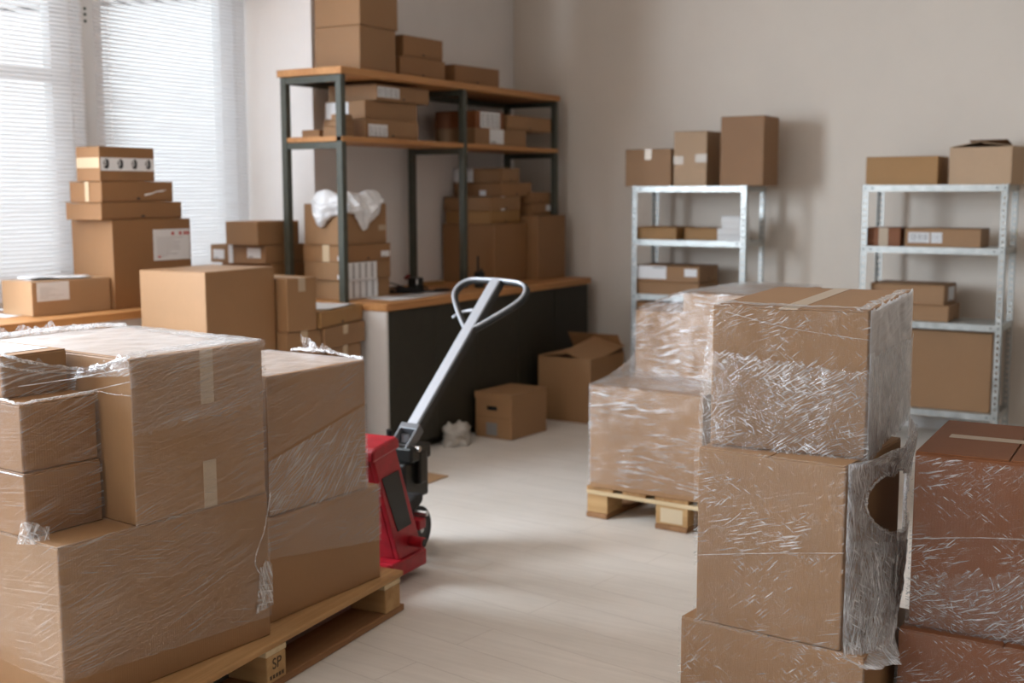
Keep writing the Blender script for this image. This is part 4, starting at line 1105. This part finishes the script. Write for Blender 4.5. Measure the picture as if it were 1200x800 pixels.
rope([tb('rt', 'bt', .02), tb('rt', 'bt', .2, .01), tb('rt', 'bt', .45, .02), tb('rt', 'bt', .75, .012)], .007, f, seed=26)

# middle load
f = film_thing('clear stretch film around the middle pallet load', (-2.2, 5.2, ZP + .001))
d1 = lambda c, o=.005: C('D1', c, o); da = lambda c, o=.005: C('D2a', c, o); db = lambda c, o=.005: C('D2b', c, o)
sheet(lerp(d1('lb'), d1('lt'), .06), lerp(d1('nb'), d1('nt'), .06), d1('nt'), d1('lt'), 'band', f, seed=31, amp=.003)
sheet(lerp(d1('nb'), d1('nt'), .06), lerp(d1('rb'), d1('rt'), .06), d1('rt'), d1('nt'), 'band', f, seed=32, amp=.003)
sheet(da('lb') + Vector((-.02, -.01, 0)), db('lb') + Vector((.0, -.01, 0)), db('lt', .006) + Vector((0, -.015, 0)), da('lt'), 'band', f, seed=33, amp=.006, freq=10)
sheet(db('lb') + Vector((0, -.01, 0)), db('nb') + Vector((0, -.01, 0)), db('nt', .006) + Vector((0, -.012, 0)), db('lt', .006) + Vector((0, -.015, 0)), 'band', f, seed=34, amp=.006, freq=10)
sheet(da('lt'), db('lt', .006) + Vector((0, -.015, 0)), db('bt', .006), da('bt') + Vector((0, .2, .05)), 'tent', f, seed=35, amp=.006)
sheet(db('lt', .008) + Vector((0, -.012, 0)), db('nt', .008) + Vector((0, -.012, 0)), db('rt', .008), db('bt', .008), 'tent', f, seed=36, amp=.004)
sheet(d1('lt', .006), d1('nt', .006), db('nb', .006) + Vector((0, -.02, .03)), da('lb', .006) + Vector((-.01, -.02, .045)), 'tent', f, seed=37, amp=.004)
sheet(d1('bt', .006), d1('lt', .006), da('lb', .006) + Vector((-.01, -.02, .05)), lerp(da('lt'), da('bt'), 1.0), 'tent', f, seed=38, amp=.004)
sheet(d1('bb', .006), lerp(d1('lb'), d1('lt'), .06), d1('lt'), d1('bt'), 'band', f, seed=39, amp=.003)

# right front stack
f = film_thing('clear stretch film around the three box stack, torn open on its right side', (-.95, 3.05, .001))
e1 = lambda c, o=.005: C('E1', c, o); e2 = lambda c, o=.005: C('E2', c, o); e3 = lambda c, o=.005: C('E3', c, o)
sheet(e3('lb') + Vector((-.022, -.012, -.005)), e3('nb') + Vector((.004, 0, 0)), e3('nt'), e3('lt'), 'glint', f, seed=41, amp=.004, nu=70, nv=70)
sheet(e3('lb', .008) + Vector((-.024, -.014, -.005)), e3('nb', .008) + Vector((.004, 0, 0)), lerp(e3('nb', .008), e3('nt', .008), .58), lerp(e3('lb', .008), e3('lt', .008), .68) + Vector((-.008, -.004, 0)), 'heavy', f, seed=40, amp=.005, nu=70, nv=60, ragged=.02)  # second film layer added for its heavy painted glints
rope([lerp(e2('lb'), e2('lt'), .38), lerp(lerp(e2('lb'), e2('lt'), .43), lerp(e2('nb'), e2('nt'), .50), .5), lerp(e2('nb'), e2('nt'), .54)], .0012, f, seed=70)
rope([lerp(e3('lt'), e3('nt'), .10) + Vector((0, 0, -.02)), lerp(e3('lt'), e3('nt'), .5) + Vector((0, 0, -.055)), lerp(e3('nb'), e3('nt'), .80)], .0010, f, seed=71)
sheet(e2('lb'), e2('nb'), e2('nt'), e2('lt') + Vector((-.006, 0, 0)), 'glint', f, seed=42, amp=.004, nu=70, nv=70)
sheet(e1('lb'), e1('nb'), e1('nt'), e1('lt'), 'glint', f, seed=43, amp=.003)
sheet(lerp(e3('nb'), e3('rb'), .01), e3('rb'), e3('rt'), e3('nt'), 'flat', f, seed=44, amp=.005, nu=70, nv=60, ragged=.012)
sheet(lerp(e3('nb', .009), e3('rb', .009), .01), e3('rb', .009), lerp(e3('rb', .009), e3('rt', .009), .62), lerp(e3('nb', .009), e3('nt', .009), .70), 'dense', f, seed=444, amp=.008, nu=70, nv=60, ragged=.03)
def poly(pts, t):
    pts = [Vector(p) for p in pts]; d = [0]
    for p, q in zip(pts, pts[1:]): d.append(d[-1] + (q - p).length)
    x = t * d[-1]
    for i in range(len(pts) - 1):
        if x <= d[i + 1] or i == len(pts) - 2: return pts[i].lerp(pts[i + 1], (x - d[i]) / max(1e-6, d[i + 1] - d[i]))


def loft(lp, rp, m, parent, nu=60, nv=90, amp=.008, freq=14, seed=0, hole=None, bow=.0, v0=0, v1=1):
    vs = []; uvs = []; W = (Vector(lp[0]) - Vector(rp[0])).length; Hh = sum((Vector(q) - Vector(p)).length for p, q in zip(lp, lp[1:]))
    for j in range(nv + 1):
        b = v0 + (v1 - v0) * j / nv; A, B = poly(lp, b), poly(rp, b); d = B - A; nn = d.cross(Vector((0, 0, 1))).normalized()
        for i in range(nu + 1):
            a = i / nu; x, y = a * W, b * Hh
            pl = noise.noise(Vector((a * 7 + 1.5 * b, b * 1.6, seed))) + .5 * noise.noise(Vector((a * 17, b * 3, seed + 4)))     # folds that run down the film
            k = noise.noise(Vector((x * freq, y * freq, seed * 3.7))) + .5 * noise.noise(Vector((x * freq * 3, y * freq * 2, seed)))
            p = A + d * a + nn * (amp * (k * .6 + pl * 1.4) * min(1, 5 * min(a, 1 - a) + .2) - bow * math.sin(math.pi * a))
            vs.append(p); uvs.append((x, -y + seed))
    fs = []
    for j in range(nv):
        for i in range(nu):
            if hole:
                a, b = (i + .5) / nu, v0 + (v1 - v0) * (j + .5) / nv
                if ((a - hole[0]) / hole[2]) ** 2 + ((b - hole[1]) / hole[3]) ** 2 < 1 + .35 * noise.noise(Vector((a * 6, b * 22, 2))): continue
            fs.append((j * (nu + 1) + i, j * (nu + 1) + i + 1, (j + 1) * (nu + 1) + i + 1, (j + 1) * (nu + 1) + i))
    me = bpy.data.meshes.new('film_sheet'); me.from_pydata([tuple(v) for v in vs], [], fs)
    uvl = me.uv_layers.new(name='UVMap')
    for q in me.loops: uvl.data[q.index].uv = uvs[q.vertex_index]
    me.materials.append(FILM[m]); me.polygons.foreach_set('use_smooth', [True] * len(me.polygons)); me.update()
    o = bpy.data.objects.new('film_sheet', me); COL.objects.link(o); o.parent = parent; o.matrix_parent_inverse = parent.matrix_basis.inverted()
    return o


LP = [e3('nb') + Vector((.004, .004, 0)), C('E2', 'nt', .010), C('E2', 'nb', .010), e1('nt') + Vector((0, .004, -.03))]
RP = [e3('rb') + Vector((.002, 0, 0)), Vector((-0.830, 3.561, 0.621)), Vector((-0.789, 3.391, 0.502)), Vector((-0.752, 3.166, 0.425)), Vector((-0.728, 2.995, 0.363))]
hl = (.50, .31, .36, .125)
loft(LP, RP, 'dense', f, seed=45, hole=hl, amp=.010, bow=-.058)
loft([p + Vector((.002, -.002, 0)) for p in LP], [p + Vector((.002, -.003, 0)) for p in RP], 'white', f, seed=48, hole=hl, amp=.010, bow=-.060, v0=0, v1=.5)
loft([p + Vector((.004, -.004, 0)) for p in LP], [p + Vector((.004, -.006, 0)) for p in RP], 'white', f, seed=47, amp=.014, bow=-.058, v0=.46, v1=1)
rim = []
for k in range(25):
    a_ = 2 * math.pi * k / 24; a, b = hl[0] + hl[2] * 1.02 * math.cos(a_), hl[1] + hl[3] * 1.03 * math.sin(a_)
    rim.append(poly(LP, b).lerp(poly(RP, b), a) + Vector((.004 + .058 * math.sin(math.pi * a), -.004, 0)))
rope(rim, .0045, f, seed=46)
for k, (a0, a1) in enumerate(((.15, .55), (.35, .2), (.6, .9), (.8, .45))):
    rope([poly(LP, .46).lerp(poly(RP, .46), a0) + Vector((.04 * math.sin(math.pi * a0), 0, 0)), poly(LP, .7).lerp(poly(RP, .7), (a0 + a1) / 2) + Vector((.050, -.008, 0)), poly(LP, .98).lerp(poly(RP, .98), a1)], .003, f, seed=50 + k)
te = lambda a, b, t, z=.004: lerp(C('E3', a, 0), C('E3', b, 0), t) + Vector((0, 0, z))
sheet(te('lt', 'nt', 0), te('lt', 'nt', 1), lerp(te('lt', 'nt', 1), te('bt', 'rt', 1), .05), lerp(te('lt', 'nt', 0), te('bt', 'rt', 0), .12), 'tent', f, seed=48, amp=.004, ragged=.03)
sheet(te('nt', 'rt', 0), te('nt', 'rt', 1), lerp(te('nt', 'rt', 1), te('lt', 'bt', 1), .07), lerp(te('nt', 'rt', 0), te('lt', 'bt', 0), .07), 'tent', f, seed=49, amp=.004, ragged=.02)
# dark stack at the edge
f = film_thing('clear glossy stretch film around the dark stack at the right picture edge', (-.45, 3.25, .001))
f1 = lambda c, o=.005: C('F1', c, o); f2 = lambda c, o=.005: C('F2', c, o)
sheet(f2('lb', .008), f2('nb', .008), lerp(f2('nb', .008), f2('nt', .008), .46), lerp(f2('lb', .008), f2('lt', .008), .30), 'heavy', f, seed=66, amp=.004, nu=70, nv=50, ragged=.03)
sheet(f2('lb'), f2('nb'), lerp(f2('nb'), f2('nt'), .96), lerp(f2('lb'), f2('lt'), .97), 'glint', f, seed=61, amp=.004, nu=70, nv=70)
sheet(f1('lb'), f1('nb'), f1('nt'), f1('lt'), 'glint', f, seed=62, amp=.004)
sheet(f1('nb'), f1('rb'), f1('rt'), f1('nt'), 'glint', f, seed=63, amp=.004)
sheet(f2('nb'), f2('rb'), f2('rt'), f2('nt'), 'glint', f, seed=64, amp=.004)
rope([lerp(f2('lb'), f2('lt'), .50), lerp(lerp(f2('lb'), f2('lt'), .50), lerp(f2('nb'), f2('nt'), .60), .5) + Vector((0, -.003, .01)), lerp(f2('nb'), f2('nt'), .58)], .0016, f, seed=65)
